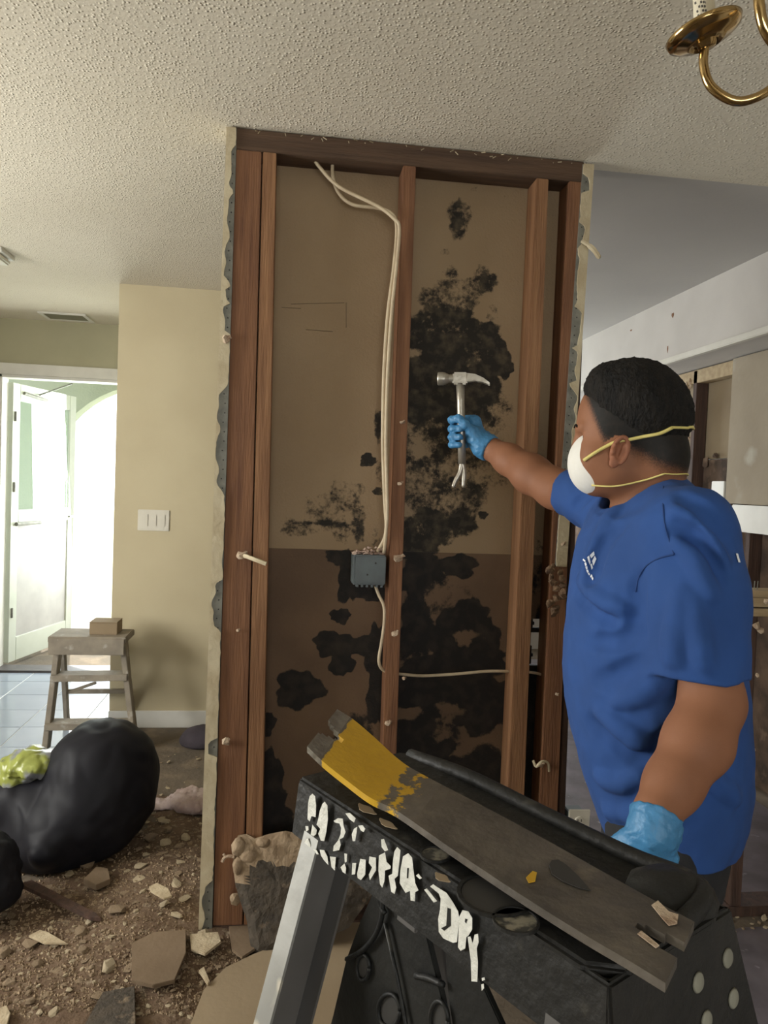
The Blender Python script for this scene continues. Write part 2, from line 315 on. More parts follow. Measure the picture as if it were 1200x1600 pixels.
# ---- opened partition
wall = thing('wall_middle', 'opened partition wall with bare studs and mouldy wallboard backing', None, (.53, .05, 0), kind='structure')
def stud_px(name, l_top, r_top, l_bot, r_bot, y0, y1, mat, z0=.038, z1=H-.064, parent=None):
    """a stud whose front-face edges run through the four given points"""
    def xs(a, b, z):
        pa, pb = at(*a, 1, y0), at(*b, 1, y0); return pa[0]+(pb[0]-pa[0])*(z-pa[2])/(pb[2]-pa[2])
    c = [(xs(l_top, l_bot, z0), y0, z0), (xs(r_top, r_bot, z0), y0, z0), (xs(r_top, r_bot, z0), y1, z0), (xs(l_top, l_bot, z0), y1, z0),
         (xs(l_top, l_bot, z1), y0, z1), (xs(r_top, r_bot, z1), y0, z1), (xs(r_top, r_bot, z1), y1, z1), (xs(l_top, l_bot, z1), y1, z1)]
    bm = nb(); hexa(bm, c); return obj(name, bm, mat, parent or wall, bevel=.002)
stud_px('stud', (369, 230), (409, 230), (333, 1440), (383, 1270), .000, .038, M_STUD)
stud_px('stud', (411, 232), (432, 232), (386, 1240), (411, 1240), -.002, .088, M_STUDLIGHT)
stud_px('stud', (630, 262), (650, 262), (601, 1100), (622, 1100), .0, .088, M_STUD)
stud_px('stud', (838, 290), (857, 290), (800, 1100), (825, 1100), .0, .088, M_STUDLIGHT)
stud_px('stud', (889, 300), (911, 300), (852, 1080), (879, 1080), .0, .088, M_STUD)
stud_px('stud', (913, 300), (919, 300), (881, 1080), (890, 1080), .012, .088, M_DARKWOOD)
bm = nb(); box(bm, 0.0, 1.075, -.001, .088, H-.064, H-.002); obj('top_plate', bm, M_PLATE, wall, bevel=.002)
bm = nb(); box(bm, 0.0, 1.09, 0, .088, 0, .038); obj('bottom_plate', bm, M_DARKWOOD, wall, bevel=.002)
# backing sheets: vertex attribute 'mould' holds mould plus painted shade of the narrow bay
def blob(field, X, Z, u, v, ru, rv, s, soft=.35, wob=.25, seed=0):
    c = at(u, v, 1, .089); k = 2.36/FPX
    ang = np.arctan2((Z-c[2])/(rv*k), (X-c[0])/(ru*k)); r = np.hypot((X-c[0])/(ru*k), (Z-c[2])/(rv*k))
    w = 1+wob*(np.sin(3*ang+seed)*.5+np.sin(5*ang+seed*2.3)*.3+np.sin(9*ang+seed*4.1)*.25)
    q = np.clip((1+soft-r/w)/(2*soft), 0, 1); np.maximum(field, s*q*q*(3-2*q), out=field)
BLOBS = [(717,342,21,34,.62,.35),(694,393,10,8,.5,.5),(745,297,14,6,.4,.5),(790,308,7,6,.45,.5),(680,285,22,18,.30,.8),
 (755,437,23,24,.62,.3),(705,425,14,12,.6,.3),(718,462,42,34,.56,.3),(690,475,40,30,.58,.3),(770,490,11,15,.55,.35),
 (690,520,62,46,.75,.25),(735,525,48,30,.78,.25),(770,555,26,36,.95,.15),(690,600,66,75,1.0,.2),(735,590,58,46,1.0,.2),(790,575,13,17,.95,.2),
 (700,700,80,70,.60,.4),(660,690,40,60,.64,.4),(755,660,40,40,.56,.45),(785,640,22,50,.46,.6),(770,720,32,60,.46,.5),(690,770,72,52,.60,.4),(720,780,50,36,.55,.4),(715,650,60,45,.74,.4),(668,825,54,30,.78,.25),(715,815,36,24,.7,.3),(755,805,8,7,.95,.25),
 (650,850,40,24,.85,.3),(660,900,44,36,.9,.3),(715,884,34,19,1.0,.2),(700,935,52,34,.55,.4),(650,980,30,60,.95,.25),(728,968,43,33,1.0,.15),(690,1000,26,30,.95,.2),(755,1000,26,46,.95,.2),(735,1030,60,34,1.0,.18),
 (690,1070,80,60,1.0,.15),(660,1170,60,60,1.0,.2),(760,1100,50,50,1.0,.2),(740,1230,90,60,1.0,.2),(660,1280,80,60,1.0,.2),(700,1040,60,16,1.0,.2),
 (575,719,13,11,1.0,.2),(590,768,8,7,.95,.25),(592,665,8,32,.62,.5),(592,740,7,30,.55,.5),(588,840,10,20,.4,.4),
 (520,800,52,46,.50,.35),(545,770,26,24,.52,.35),(470,825,40,16,.50,.4),(505,818,55,5,.72,.5),(560,820,14,30,.56,.4),
 (530,870,24,12,.9,.25),(545,905,18,38,1.0,.2),(580,925,26,16,.95,.25),(532,962,16,12,1.0,.15),(520,1005,31,20,1.0,.15),(534,1034,20,24,1.0,.15),(565,1010,34,16,.95,.2),(590,1030,20,60,.95,.2),
 (467,1077,37,31,.97,.2),(590,1090,18,50,.95,.2),(556,1160,34,50,.7,.35),(418,1130,12,20,.95,.25),(424,1215,18,42,1.0,.2),(418,1270,40,40,1.0,.2),(470,1330,90,60,.9,.3),(545,1150,22,26,.7,.3),
 (855,900,40,60,.55,.6),(850,1000,40,60,.9,.3),(850,1080,40,80,1.0,.25),(850,1200,40,120,1.0,.25),(870,640,12,200,.15,.8)]  # tall faint last entry paints the narrow bay's shade
UNBLOBS = [(725,996,18,14,.75),(704,1113,26,16,.6),(690,1145,20,16,.55),(725,1160,16,20,.5),(690,930,40,20,.35),(760,700,16,14,.3),(715,735,30,10,.28),(735,560,18,12,.3),(655,700,20,18,.3)]
HOLE = [at(u, v, 1, .089) for u, v in ((848,968),(851,1000),(849,1040),(830,1038),(829,1000),(834,972))]
hx0, hx1 = min(p[0] for p in HOLE)+.004, max(p[0] for p in HOLE)-.002; hz0, hz1 = min(p[2] for p in HOLE), max(p[2] for p in HOLE)
def sheet(z0, z1, mat, step=.005):
    nx, nz = int(1.075/step)+1, int((z1-z0)/step)+1
    X, Z = np.meshgrid(np.linspace(0, 1.075, nx), np.linspace(z0, z1, nz)); f = np.zeros_like(X)
    for i, b in enumerate(BLOBS): blob(f, X, Z, *b, seed=i*1.7)
    for i, (u, v, ru, rv, s) in enumerate(UNBLOBS):
        g = np.zeros_like(X); blob(g, X, Z, u, v, ru, rv, 1.0, .5, .3, i); f *= (1-s*g)
    fr = np.zeros_like(X)
    for q_, w_ in ((31, .5), (67, .35), (140, .25)): fr += w_*np.sin(q_*X+2.1*np.sin(q_*.63*Z+q_))*np.cos(q_*.9*Z+1.7*np.sin(q_*.71*X))
    f = np.clip(f*(1+.38*fr*(1-f*.45))+.10*fr*(f > .05), 0, 1.1)
    Y = .089+.0015*np.sin(X*9)*np.sin(Z*5)
    co = np.stack([X, Y, Z], -1).reshape(-1, 3)
    idx = np.arange(nx*nz).reshape(nz, nx); q = np.stack([idx[:-1, :-1], idx[:-1, 1:], idx[1:, 1:], idx[1:, :-1]], -1).reshape(-1, 4)
    cx = co[q].mean(1); zz = (cx[:, 2]-hz0)/(hz1-hz0)
    wl = hx0+.010*np.sin(cx[:, 2]*60)*.4; wr = hx1-.010*np.abs(np.sin(cx[:, 2]*37))*.4
    inside = (zz > 0) & (zz < 1) & (cx[:, 0] > wl) & (cx[:, 0] < wr) & ~((zz > .72) & (zz < .82))
    q = q[~inside]
    me = bpy.data.meshes.new('wallboard_sheet'); me.from_pydata(co.tolist(), [], q.tolist())
    a = me.attributes.new('mould', 'FLOAT', 'POINT'); a.data.foreach_set('value', f.ravel().astype('f'))
    o = link_mesh('wallboard_sheet', me, mat, wall); md = o.modifiers.new('thick', 'SOLIDIFY'); md.thickness = .0127; md.offset = -1
    return o
M_BACKU = attr_mat('upper_backing_paper', 'mould', (.33, .24, .145), (.29, .205, .12), (.018, .015, .011), (.085, .066, .04), 3, 34, grain=95, amt=.42, lo=.36, hi=.70)
M_BACKL = attr_mat('lower_backing_paper', 'mould', (.165, .105, .062), (.12, .076, .046), (.012, .010, .009), (.034, .026, .018), 4, 22, grain=95, amt=.38, lo=.36, hi=.68)
s1 = sheet(1.1952, H-.005, M_BACKU); s2 = sheet(.01, 1.1948, M_BACKL)
s1['label'] = 'upper backing sheet with a tall black mould patch'; s2['label'] = 'darker lower backing sheet with round black mould spots'
M_STAMP = pm('faded_stamp', (.20, .145, .09), rough=.9)
for (u0, v0_), (u1, v1_) in (((478, 515), (520, 518)), ((541, 473), (541, 512)), ((455, 475), (538, 473)), ((440, 480), (470, 482))):
    bm = nb(); tube(bm, [at(u0, v0_, 1, .0885), at(u1, v1_, 1, .0885)], .0012, 4); obj('stamp_line', bm, M_STAMP, wall)
# left end: wallboard return, corner bead and what is left of the joint compound
bm = nb(); box(bm, -.0135, -.0005, 0, .102, 0, H-.002); obj('wallboard_return', bm, M_CREAM, wall)
XO_T, XI_T = at(354, 200, 1, -.006), at(370, 200, 1, -.006); XO_B, XI_B = at(310, 1455, 1, -.006), at(331, 1455, 1, -.006)
def edge(a, b, z): return a[0]+(b[0]-a[0])*(z-a[2])/(b[2]-a[2])
def bead(side_o_t, side_i_t, side_o_b, side_i_b, z0, z1, bites, nm, ymet=-.004, ycomp=-.009):
    zs = np.arange(z0, z1+.001, .01); bm = nb()
    for za, zb in zip(zs, zs[1:]):
        pass
    def strip(zs, fr, y0, y1, bm):
        vs = []
        for z, (fa, fb) in zip(zs, fr):
            o, i = edge(side_o_t, side_o_b, z), edge(side_i_t, side_i_b, z)
            xa, xb = o+(i-o)*fa, o+(i-o)*fb
            vs.append([bm.verts.new((x, y, z)) for x, y in ((xa, y0), (xb, y0), (xb, y1), (xa, y1))])
        for A, B in zip(vs, vs[1:]):
            for k in range(4): bm.faces.new([A[k], A[(k+1) % 4], B[(k+1) % 4], B[k]])
        bm.faces.new(vs[0][::-1]); bm.faces.new(vs[-1]); bmesh.ops.recalc_face_normals(bm, faces=bm.faces[:])
    strip(zs, [(0, 1)]*len(zs), ymet, .0, bm); obj('corner_bead', bm, M_STEEL, wall)
    fr = []
    for z in zs:
        o, i = edge(side_o_t, side_o_b, z), edge(side_i_t, side_i_b, z)
        c = 1.0
        q = np.array([(o+i)/2, -.004, z])-CAM; v = 800-FPX*(q@UPV)/(q@FW)
        for v0, v1, dpt in bites:
            if v0 < v < v1: c = min(c, 1-dpt*min(1, 3.2*math.sin(math.pi*(v-v0)/(v1-v0)))*(.82+.5*mnoise.noise(Vector((z*21, 7.7, v0)))))
        fr.append((0, max(.05, c+.10*(mnoise.noise(Vector((z*33, 1.3, 0))))+.06*mnoise.noise(Vector((z*90, 4.3, 0)))-.04)))
    bm = nb(); strip(zs, fr, ycomp, ymet-.0002, bm); obj('joint_compound', bm, M_CREAM, wall)
    bm = nb(); z = z0+.03
    while z < z1:
        o, i = edge(side_o_t, side_o_b, z), edge(side_i_t, side_i_b, z); x = o+(i-o)*(.72 if int(z*1000) % 3 else .6)
        lathe(bm, (x, ymet-.0012, z), [(0, 0), (.0022, 0), (.0022, .001), (0, .001)], (0, 1, 0), 6); z += .028
    h = obj('bead_hole', bm, M_SLOT, wall); h['kind'] = 'stuff'
bead(XO_T, XI_T, XO_B, XI_B, .005, H-.004,
     [(228,300,.45),(300,445,.75),(447,475,.5),(475,522,.7),(598,775,.9),(905,985,.9),(1155,1182,.8),(1375,1470,.85)], 'l')
bead(at(928, 258, 1, -.006), at(911, 258, 1, -.006), at(884, 900, 1, -.006), at(867, 900, 1, -.006), 1.17, H-.004,
     [(275,300,.7),(350,385,.5),(395,480,.3),(480,545,.9),(545,600,.85),(600,780,.97)], 'r')
# plaster crumbs and torn paper still nailed to the studs
CL = [(622,872,.022,.014),(617,990,.013,.012),(605,1130,.016,.010),(628,660,.012,.01),(625,755,.010,.008),(376,868,.020,.016),(352,1160,.014,.018),(845,1195,.016,.012),(631,1060,.008,.006),(372,985,.008,.007),(880,850,.012,.009),(354,530,.016,.016),(870,1085,.007,.006)]
for i, (u, v, a, b) in enumerate(CL):
    bm = nb(); c = at(u, v, 1, -.010); lump(bm, c, a, .012, b, 26, i+3, .55); lump(bm, c+np.array([a*.6, 0, b*.5]), a*.5, .008, b*.6, 16, i+40, .5)
    obj('plaster_clump', bm, M_PLASTER, wall)
bm = nb(); rr = random.Random(4)
for k in range(16):
    c = at(868+rr.uniform(-11, 13), 885+k*5, 1, -.016-rr.random()*.012); lump(bm, c, .012+rr.random()*.01, .012, .013+rr.random()*.008, 18, k+90, .5)
obj('torn_paper_clump', bm, M_BROWNPAPER, wall)['label'] = 'ragged brown paper and plaster clump'
bm = nb()
tube(bm, catmull([at(382, 868, 1, -.02), at(398, 874, 1, -.05), at(416, 881, 1, -.06)], 4), .0065, 6)
obj('torn_tape_strip', bm, M_CREAM, wall)
bm = nb()
tube(bm, catmull([at(909, 377, 1, -.012), at(922, 385, 1, -.03), at(930, 393, 1, -.04), at(937, 404, 1, -.045)], 4), [.006]*4+[.009]*4+[.008]*4+[.004], 6)
obj('torn_tape_strip', bm, M_CREAM, wall)
bm = nb()
tube(bm, catmull([at(833, 1188, 1, -.012), at(838, 1198, 1, -.02), at(846, 1190, 1, -.03), at(856, 1192, 1, -.02), at(858, 1205, 1, -.012)], 4), .004, 6)
obj('torn_paper_curl', bm, M_CREAM, wall)
# splinters and threads under the ceiling line
bm = nb(); rr = random.Random(5)
for k in range(26):
    u = rr.uniform(400, 900); v = 200+(u-370)*.104+rr.uniform(-2, 3); c = at(u, v, 1, -.004); c[2] = min(c[2], H-.006)
    tube(bm, [c, c+np.array([rr.uniform(-.012, .012), -.008, -rr.uniform(.0, .012)])], .0013, 4)
obj('torn_paper_fringe', bm, M_CREAM, wall)['kind'] = 'stuff'

# ---- cables and boxes on the partition
def cable(name, label, px, y, r=.0055, group=None):
    pts = catmull([at(u, v, 1, yy if yy is not None else y) for u, v, yy in px], 5); bm = nb(); tube(bm, pts, r, 8)
    return tag(obj(name, bm, M_CABLE, smooth=True), label, 'cable', group)
cable('electrical_cable', 'white cable sweeping across the first bay from the plate to the blue box', [(488,244,.04),(500,262,.035),(530,292,.02),(590,322,.0),(616,342,-.012),(624,358,-.012),(619,420,-.010),(611,500,-.008),(605,600,-.008),(603,700,-.008),(605,790,-.006),(603,832,-.006),(600,864,.012)], .0)
cable('electrical_cable', 'white cable hanging in a loop from the plate beside the sweeping one', [(520,246,.05),(520,275,.045),(530,303,.04),(552,320,.035),(590,325,.03),(612,334,.02),(620,356,.006),(615,420,.0),(606,490,.0),(600,580,.0),(598,690,.0),(601,780,.002),(603,832,.004),(590,862,.018)], .0)
cable('electrical_cable', 'short cable curling down from the underside of the blue box', [(586,914,.03),(592,930,.02),(600,948,.012),(600,975,.008),(596,1005,.006),(592,1030,.008),(595,1043,.02),(603,1050,.03)], .0, .005)
cable('electrical_cable', 'horizontal cable crossing the lower middle bay between two studs', [(623,1053,.05),(660,1056,.047),(715,1053,.045),(760,1049,.045),(800,1049,.05)], .0, .005)
cable('electrical_cable', 'short horizontal cable in the narrow dark bay before the end stud', [(824,1050,.05),(838,1052,.048),(853,1056,.05)], .0, .0045)
jb = thing('junction_box', 'blue-grey plastic junction box nailed to the middle stud topped with plaster crumbs', 'electrical box', tuple(at(578, 914, 1, .03)))
j0, j1 = at(552, 867, 1, -.004), at(603, 915, 1, -.004)
bm = nb(); box(bm, j0[0], j1[0]-.002, -.004, .07, j1[2], j0[2]); obj('box_body', bm, M_BLUEBOX, jb, bevel=.004)
bm = nb(); box(bm, j0[0]+.006, j1[0]-.004, -.007, -.0045, j1[2]+.008, j0[2]-.004); obj('cover', bm, M_BLUEBOX, jb, bevel=.0015)
for u, v in ((587, 880), (574, 898)):
    bm = nb(); lathe(bm, at(u, v, 1, -.0073), [(0, -.0015), (.003, -.001), (.003, .001), (0, .001)], (0, 1, 0), 8); obj('screw', bm, M_SLOT, jb)
bm = nb()
for k in range(6):
    x = j0[0]+.012+k*.015; box(bm, x, x+.007, -.006, .02, j1[2]-.006, j1[2]+.001)
obj('knockout_tab', bm, M_BLUEBOX, jb)
bm = nb(); rr = random.Random(8)
for k in range(34):
    x = rr.uniform(j0[0]+.004, j1[0]-.01); h = .010+.014*math.exp(-((x-j0[0]-.065)/.03)**2)
    lump(bm, (x, rr.uniform(.0, .055), j0[2]+rr.random()*h), .007+rr.random()*.006, .007, .006, 12, k+300, .4)
o = obj('plaster_crumbs', bm, pm('pinkish_crumbs', (.56, .42, .34), (.44, .3, .24), 60, .95, bump=.6)); tag(o, 'pinkish plaster crumbs heaped on the blue junction box', 'debris', kind='stuff')
ou = thing('wall_outlet', 'cream duplex wall outlet beside the end stud near the floor', 'outlet', tuple(at(905, 1312, 1, -.01)))
c = at(904, 1289, 1, -.012); oc = c+np.array([0, 0, -.006])
tl = .0
bm = nb(); obox(bm, oc, (1, 0, -.02), (0, 1, 0), (.02, 0, 1), .036, .0025, .057); obj('cover_plate', bm, M_WPLASTIC, ou, bevel=.002)
bm = nb(); box(bm, oc[0]-.03, oc[0]+.025, oc[1]+.003, oc[1]+.06, oc[2]-.045, oc[2]+.045); obj('box_body', bm, M_BLUEBOX, ou, bevel=.003)
bm = nb(); box(bm, oc[0]-.110, oc[0]-.03, oc[1]+.03, oc[1]+.045, oc[2]-.01, oc[2]+.012); obj('bracket', bm, M_STEEL, ou)
for s in (-1, 1):
    cc = oc+np.array([s*.0004, -.003, s*.0195]); bm = nb(); lathe(bm, cc, [(0, -.0025), (.0145, -.0025), (.0165, .001), (0, .001)], (0, 1, 0), 20); r = obj('receptacle', bm, M_WPLASTIC, ou, smooth=False)
    bm = nb()
    for dx in (-.0058, .0058): box(bm, cc[0]+dx-.0012, cc[0]+dx+.0012, cc[1]-.0032, cc[1]-.0022, cc[2]-.001, cc[2]+.008)
    lathe(bm, cc+np.array([0, -.0032, -.006]), [(0, 0), (.0026, 0), (.0026, .001), (0, .001)], (0, 1, 0), 8)
    obj('slot', bm, M_SLOT, r)

# ---- right side: soffit, stripped kitchen wall, half wall with raw lumber on top
SX = 2.14
s0, s1p = at(915, 524, 0, SX), at(1200, 396, 0, SX)
bm = nb(); box(bm, SX, XR+.1, -1.6, YK, 2.125, H); struct('soffit', bm, M_SOFFIT, base=False)
bm = nb(); box(bm, SX-.012, SX+.02, -1.6, YK, 2.095, 2.125); struct('trim_3', bm, M_WHITE, bevel=.004, base=False)
kw = thing('wall_kitchen_side', 'stripped kitchen wall with a bare stud bay and greige wallboard', None, (XR, 1.3, 0), kind='structure')
def wbox(name, u0, v0, u1, v1, x, t, mat, v0b=None, v1b=None, bevel=.002, label=None):
    a, b = at(u0, v0, 0, x), at(u1, v0b if v0b else v0, 0, x); c, d = at(u0, v1, 0, x), at(u1, v1b if v1b else v1, 0, x)
    ya, yb = a[1], b[1]; za, zb = (a[2]+b[2])/2, (c[2]+d[2])/2
    bm = nb(); box(bm, x, x+t, min(ya, yb), max(ya, yb), min(za, zb), max(za, zb)); o = obj(name, bm, mat, kw, bevel=bevel)
    if label: o['label'] = label
    return o
yP = at(1138, 690, 0, XR-.02)[1]; zPb = at(1165, 788, 0, XR-.02)[2]; zWb = at(1175, 833, 0, XR-.035)[2]
bm = nb(); box(bm, XR-.02, XR-.006, -1.4, yP, zPb, 2.12); obj('wallboard_panel', bm, M_PANELGREY, kw, bevel=.002)
bm = nb(); box(bm, XR-.04, XR-.006, -1.4, at(1148, 800, 0, XR-.035)[1]+.02, zWb, zPb-.004); obj('white_board', bm, M_WHITE, kw, bevel=.003)
bm = nb(); box(bm, XR+.07, XR+.084, -1.4, YK, 1.62, 2.12); obj('cavity_board', bm, M_PANELBROWN, kw)
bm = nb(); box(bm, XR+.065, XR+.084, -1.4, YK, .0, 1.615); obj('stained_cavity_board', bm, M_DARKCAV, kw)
ys = at(1084, 660, 0, XR)[1]
for yy, m, z0_, z1_ in ((ys, M_DARKWOOD, .04, 2.115), (yP-.012, M_DARKWOOD, .04, 2.115)):
    bm = nb(); box(bm, XR-.004, XR+.065, yy-.019, yy+.019, z0_, z1_); obj('stud', bm, m, kw, bevel=.002)
for k in range(1):
    yy = at((1167,)[k], 870, 0, XR)[1]; bm = nb(); box(bm, XR-.002, XR+.065, yy-.019, yy+.019, .04, zWb-.004); obj('stud', bm, M_DARKWOOD, kw, bevel=.002)
bm = nb(); box(bm, XR-.004, XR+.06, yP+.005, ys+.25, 2.045, 2.118); obj('plate', bm, M_PALEWOOD, kw, bevel=.002)
a, b = at(1114, 752, 0, XR-.01), at(1132, 785, 0, XR-.01); bm = nb(); box(bm, XR-.018, XR+.0, min(a[1], b[1]), max(a[1], b[1]), b[2]-.02, a[2]); obj('white_board', bm, M_WHITE, kw, bevel=.003)
bm = nb(); rr = random.Random(9)
for k in range(22):
    p = at(rr.uniform(1068, 1080), rr.uniform(588, 720), 0, XR-.004); lump(bm, p, .01, .012, .02, 14, k+500, .5)
obj('torn_wallboard_edge', bm, M_PLASTER, kw)
for (u, v, a) in ((1102, 722, .03), (1095, 700, .022), (1118, 712, .02), (1072, 604, .03), (1066, 598, .03)):
    bm = nb(); lump(bm, at(u, v, 0, XR+.05), .02, a, a*1.3, 20, int(u), .5); obj('mould_patch', bm, M_DARKCAV, kw)
# half wall in line with the partition
hw = thing('wall_half', 'open half wall of dark studs with pale raw lumber laid along its top', None, (2.0, .05, 0), kind='structure')
px0 = at(1148, 940, 1, .0)[0]
for k, (va, vb, y0, y1, dx) in enumerate(((922, 934, .02, .10, .02), (934, 949, -.005, .105, .0), (950, 964, .0, .09, .01))):
    a, b = at(1165, va, 1, y0), at(1165, vb, 1, y0); bm = nb(); box(bm, 1.60+dx, 2.40, y0, y1, b[2]+.0015, a[2]-.0015); obj('lumber', bm, M_PALEWOOD, hw, bevel=.003)
ztop = at(1165, 964, 1, .0)[2]
for u in (1162, 1290):
    xa = at(u, 1200, 1, .0)[0]; bm = nb(); box(bm, xa-.019, xa+.019, 0, .088, .038, ztop); obj('stud', bm, M_DARKWOOD, hw, bevel=.002)
bm = nb(); box(bm, 1.62, 2.40, 0, .088, 0, .036); obj('bottom_plate', bm, M_DARKWOOD, hw, bevel=.002)
for u, v, r_ in ((1182, 978, .02), (1188, 985, .016), (1160, 966, .014), (1198, 940, .012), (1183, 1055, .01), (1176, 1170, .011), (1170, 1272, .010)):
    bm = nb(); lump(bm, at(u, v, 1, -.012), r_, .014, r_*.9, 20, int(u+v), .5); obj('plaster_clump', bm, M_PLASTER, hw)
bm = nb()
for u in (1163, 1178, 1183): p = at(u, 918, 1, .05); tube(bm, [p+np.array([0, 0, -.02]), p+np.array([.002, 0, .022])], .0016, 5)
obj('nail', bm, M_STEEL, hw)

# ------------------------------------------------------------------ tile floor of the entry (each tile a piece of the floor)
TS = .305; TX1 = -.60; TY0 = 1.02
bm = nb(); box(bm, XL, TX1, TY0, YD, .0005, .006); gro = obj('grout_bed', bm, M_GROUT, floor, base=False)
def tile_mesh():
    bm = nb(); box(bm, -TS/2+.002, TS/2-.002, -TS/2+.002, TS/2-.002, 0, .006); bmesh.ops.bevel(bm, geom=[e for e in bm.edges if e.verts[0].co.z > .004 and e.verts[1].co.z > .004], offset=.0015, segments=1, affect='EDGES')
    me = bpy.data.meshes.new('tile'); bm.to_mesh(me); bm.free(); me.materials.append(M_TILE); return me
tm = tile_mesh()
i = 0
y = TY0+TS/2
while y < YD-.02:
    x = TX1-TS/2
    while x > XL+.1:
        o = bpy.data.objects.new('tile', tm); COL.objects.link(o); o.parent = floor; sy = min(1, (YD-.03-(y-TS/2))/TS)
        o.location = (x, y-TS/2*(1-sy), .0015+random.uniform(0, .0006)); o.scale = (1, sy, 1); x -= TS
    y += TS
# purple-grey plastic covered floor on the right
bm = nb(); pts = [(1.05, -2.2), (2.4, -2.2), (2.4, -.06), (1.72, -.06), (1.45, -.12), (1.1, -.4)]
prism(bm, [(x, y, .0008) for x, y in pts], (0, 0, 1), .003)
o = obj('floor_plastic_sheet', bm, M_SHEEN); tag(o, 'dirty purple-grey plastic sheet spread on the floor at lower right', 'plastic sheet')
bm = nb(); prism(bm, [(x, y, .0008) for x, y in ((1.5, .12), (2.4, .12), (2.4, 3.6), (1.2, 3.6))], (0, 0, 1), .003)
o = obj('floor_plastic_sheet', bm, M_SHEEN); tag(o, 'dirty plastic sheet on the kitchen floor behind the half wall studs', 'plastic sheet')

# ------------------------------------------------------------------ storm door, porch and outdoors
dr = thing('door_1', 'open glazed storm door swung outward onto the porch', None, (DX0+.03, YD+.13, .03), kind='structure')
hA = np.array([DX0+.03, YD+.13, 0]); fe = at(116, 640, 1, YD+.13+.82); fe[2] = 0; dl = fe-hA; Ld = np.linalg.norm(dl); dl /= Ld; dn = np.array([-dl[1], dl[0], 0])
def dbox(a0, a1, z0, z1, t0=-.018, t1=.018):
    bm = nb(); hexa(bm, [hA+dl*a+dn*t+np.array([0, 0, z]) for z in (z0, z1) for a, t in ((a0, t0), (a1, t0), (a1, t1), (a0, t1))]); return bm
for a0, a1, z0, z1 in ((0, .09, .03, 2.02), (Ld-.09, Ld, .03, 2.02), (.09, Ld-.09, 1.90, 2.02), (.09, Ld-.09, 1.02, 1.12), (.09, Ld-.09, .03, .20)):
    obj('door_rail', dbox(a0, a1, z0, z1), M_DOORALU, dr, bevel=.003)
obj('kick_panel', dbox(.09, Ld-.09, .20, 1.02, -.008, .008), M_KICK, dr)
obj('glass_pane', dbox(.09, Ld-.09, 1.12, 1.90, -.003, .003), GLASS, dr)
bm = nb(); p = hA+dl*(Ld-.05)+np.array([0, 0, 1.05]); tube(bm, [p-dn*.02, p-dn*.06, p-dn*.06-dl*.10], .009, 8); obj('door_handle', bm, M_STEEL, dr)
bm = nb(); p = hA+dl*.05+np.array([0, 0, 1.02]); tube(bm, [p-dn*.03, p-dn*.04+dl*.28], .014, 8); obj('door_closer', bm, M_STEEL, dr)
bm = nb(); tube(bm, [hA+dl*.12-dn*.025+np.array([0, 0, 1.96]), hA+dl*.4-dn*.03+np.array([0, 0, 1.94])], .012, 8); tube(bm, [hA+dl*.35+np.array([0, -.02, 1.97]), np.array([DX0+.45, YD+.10, 2.03])], .006, 6); obj('door_closer', bm, M_STEEL, dr)
for z in (.35, 1.25, 1.75):
    bm = nb(); tube(bm, [hA-dn*.02+dl*.03+np.array([0, 0, z]), hA-dn*.02+dl*.03+np.array([0, 0, z+.07])], .009, 8); obj('hinge', bm, M_STEEL, dr)
# porch: floor, ceiling, arch wall
YA = 4.75
bm = nb(); box(bm, -5, 1.0, YD+.12, YA+.5, -.14, -.02); struct('porch_floor', bm, M_CONC, base=False)
bm = nb(); box(bm, -5, .6, YD+.12, YA+.2, 2.42, 2.52); struct('porch_ceiling', bm, M_PORCH, base=False)
bm = nb(); pts = []; ar = .95; axc = -1.06; azc = 1.28
outer = [(-5, -.1), (-5, 2.45), (.6, 2.45), (.6, -.1)]
arc = [(axc+ar*math.cos(a), azc+ar*math.sin(a)) for a in np.linspace(0, math.pi, 25)]
poly = [(axc-ar, -.1), (-5, -.1), (-5, 2.45), (.6, 2.45), (.6, -.1), (axc+ar, -.1)]+arc
prism(bm, [(x, YA, z) for x, z in poly], (0, 1, 0), .2); struct('wall_porch', bm, M_PORCH, base=False)
bm = nb(); box(bm, -1.62, -.95, YD+.25, YD+.72, -.02, -.005); tag(obj('doormat', bm, M_MATTING, bevel=.003), 'pinkish doormat on the sunlit porch outside the door', 'doormat')
bm = nb(); box(bm, -14, 12, YA+.5, 30, -.3, -.15); struct('ground_outside', bm, M_LAWN, base=False)
def tree(x, y, h, r, label, seed):
    t = thing('garden_tree', label, 'tree', (x, y, -.15)); rr = random.Random(seed)
    bm = nb(); tube(bm, [(x, y, -.15), (x+.1, y, h*.4), (x, y, h*.7)], [.14, .1, .06], 8); obj('trunk', bm, M_TRUNK, t)
    bm = nb()
    for k in range(2600):
        a = rr.uniform(0, 6.28); z = rr.uniform(-1, 1); q = math.sqrt(1-z*z)*rr.uniform(.55, 1); c = np.array([x+r*q*math.cos(a), y+r*q*math.sin(a), h*.75+r*.9*z])
        d = np.array([rr.uniform(-1, 1), rr.uniform(-1, 1), rr.uniform(-1, 1)])*.11; e = np.array([rr.uniform(-1, 1), rr.uniform(-1, 1), rr.uniform(-1, 1)])*.05
        bm.faces.new([bm.verts.new(tuple(q_)) for q_ in (c-d, c+e, c+d, c-e)])
    obj('foliage', bm, M_LEAF, t)['kind'] = 'stuff'
tree(-2.35, 14.0, 3.9, 1.0, 'leafy green tree in the glare beyond the porch arch', 2)

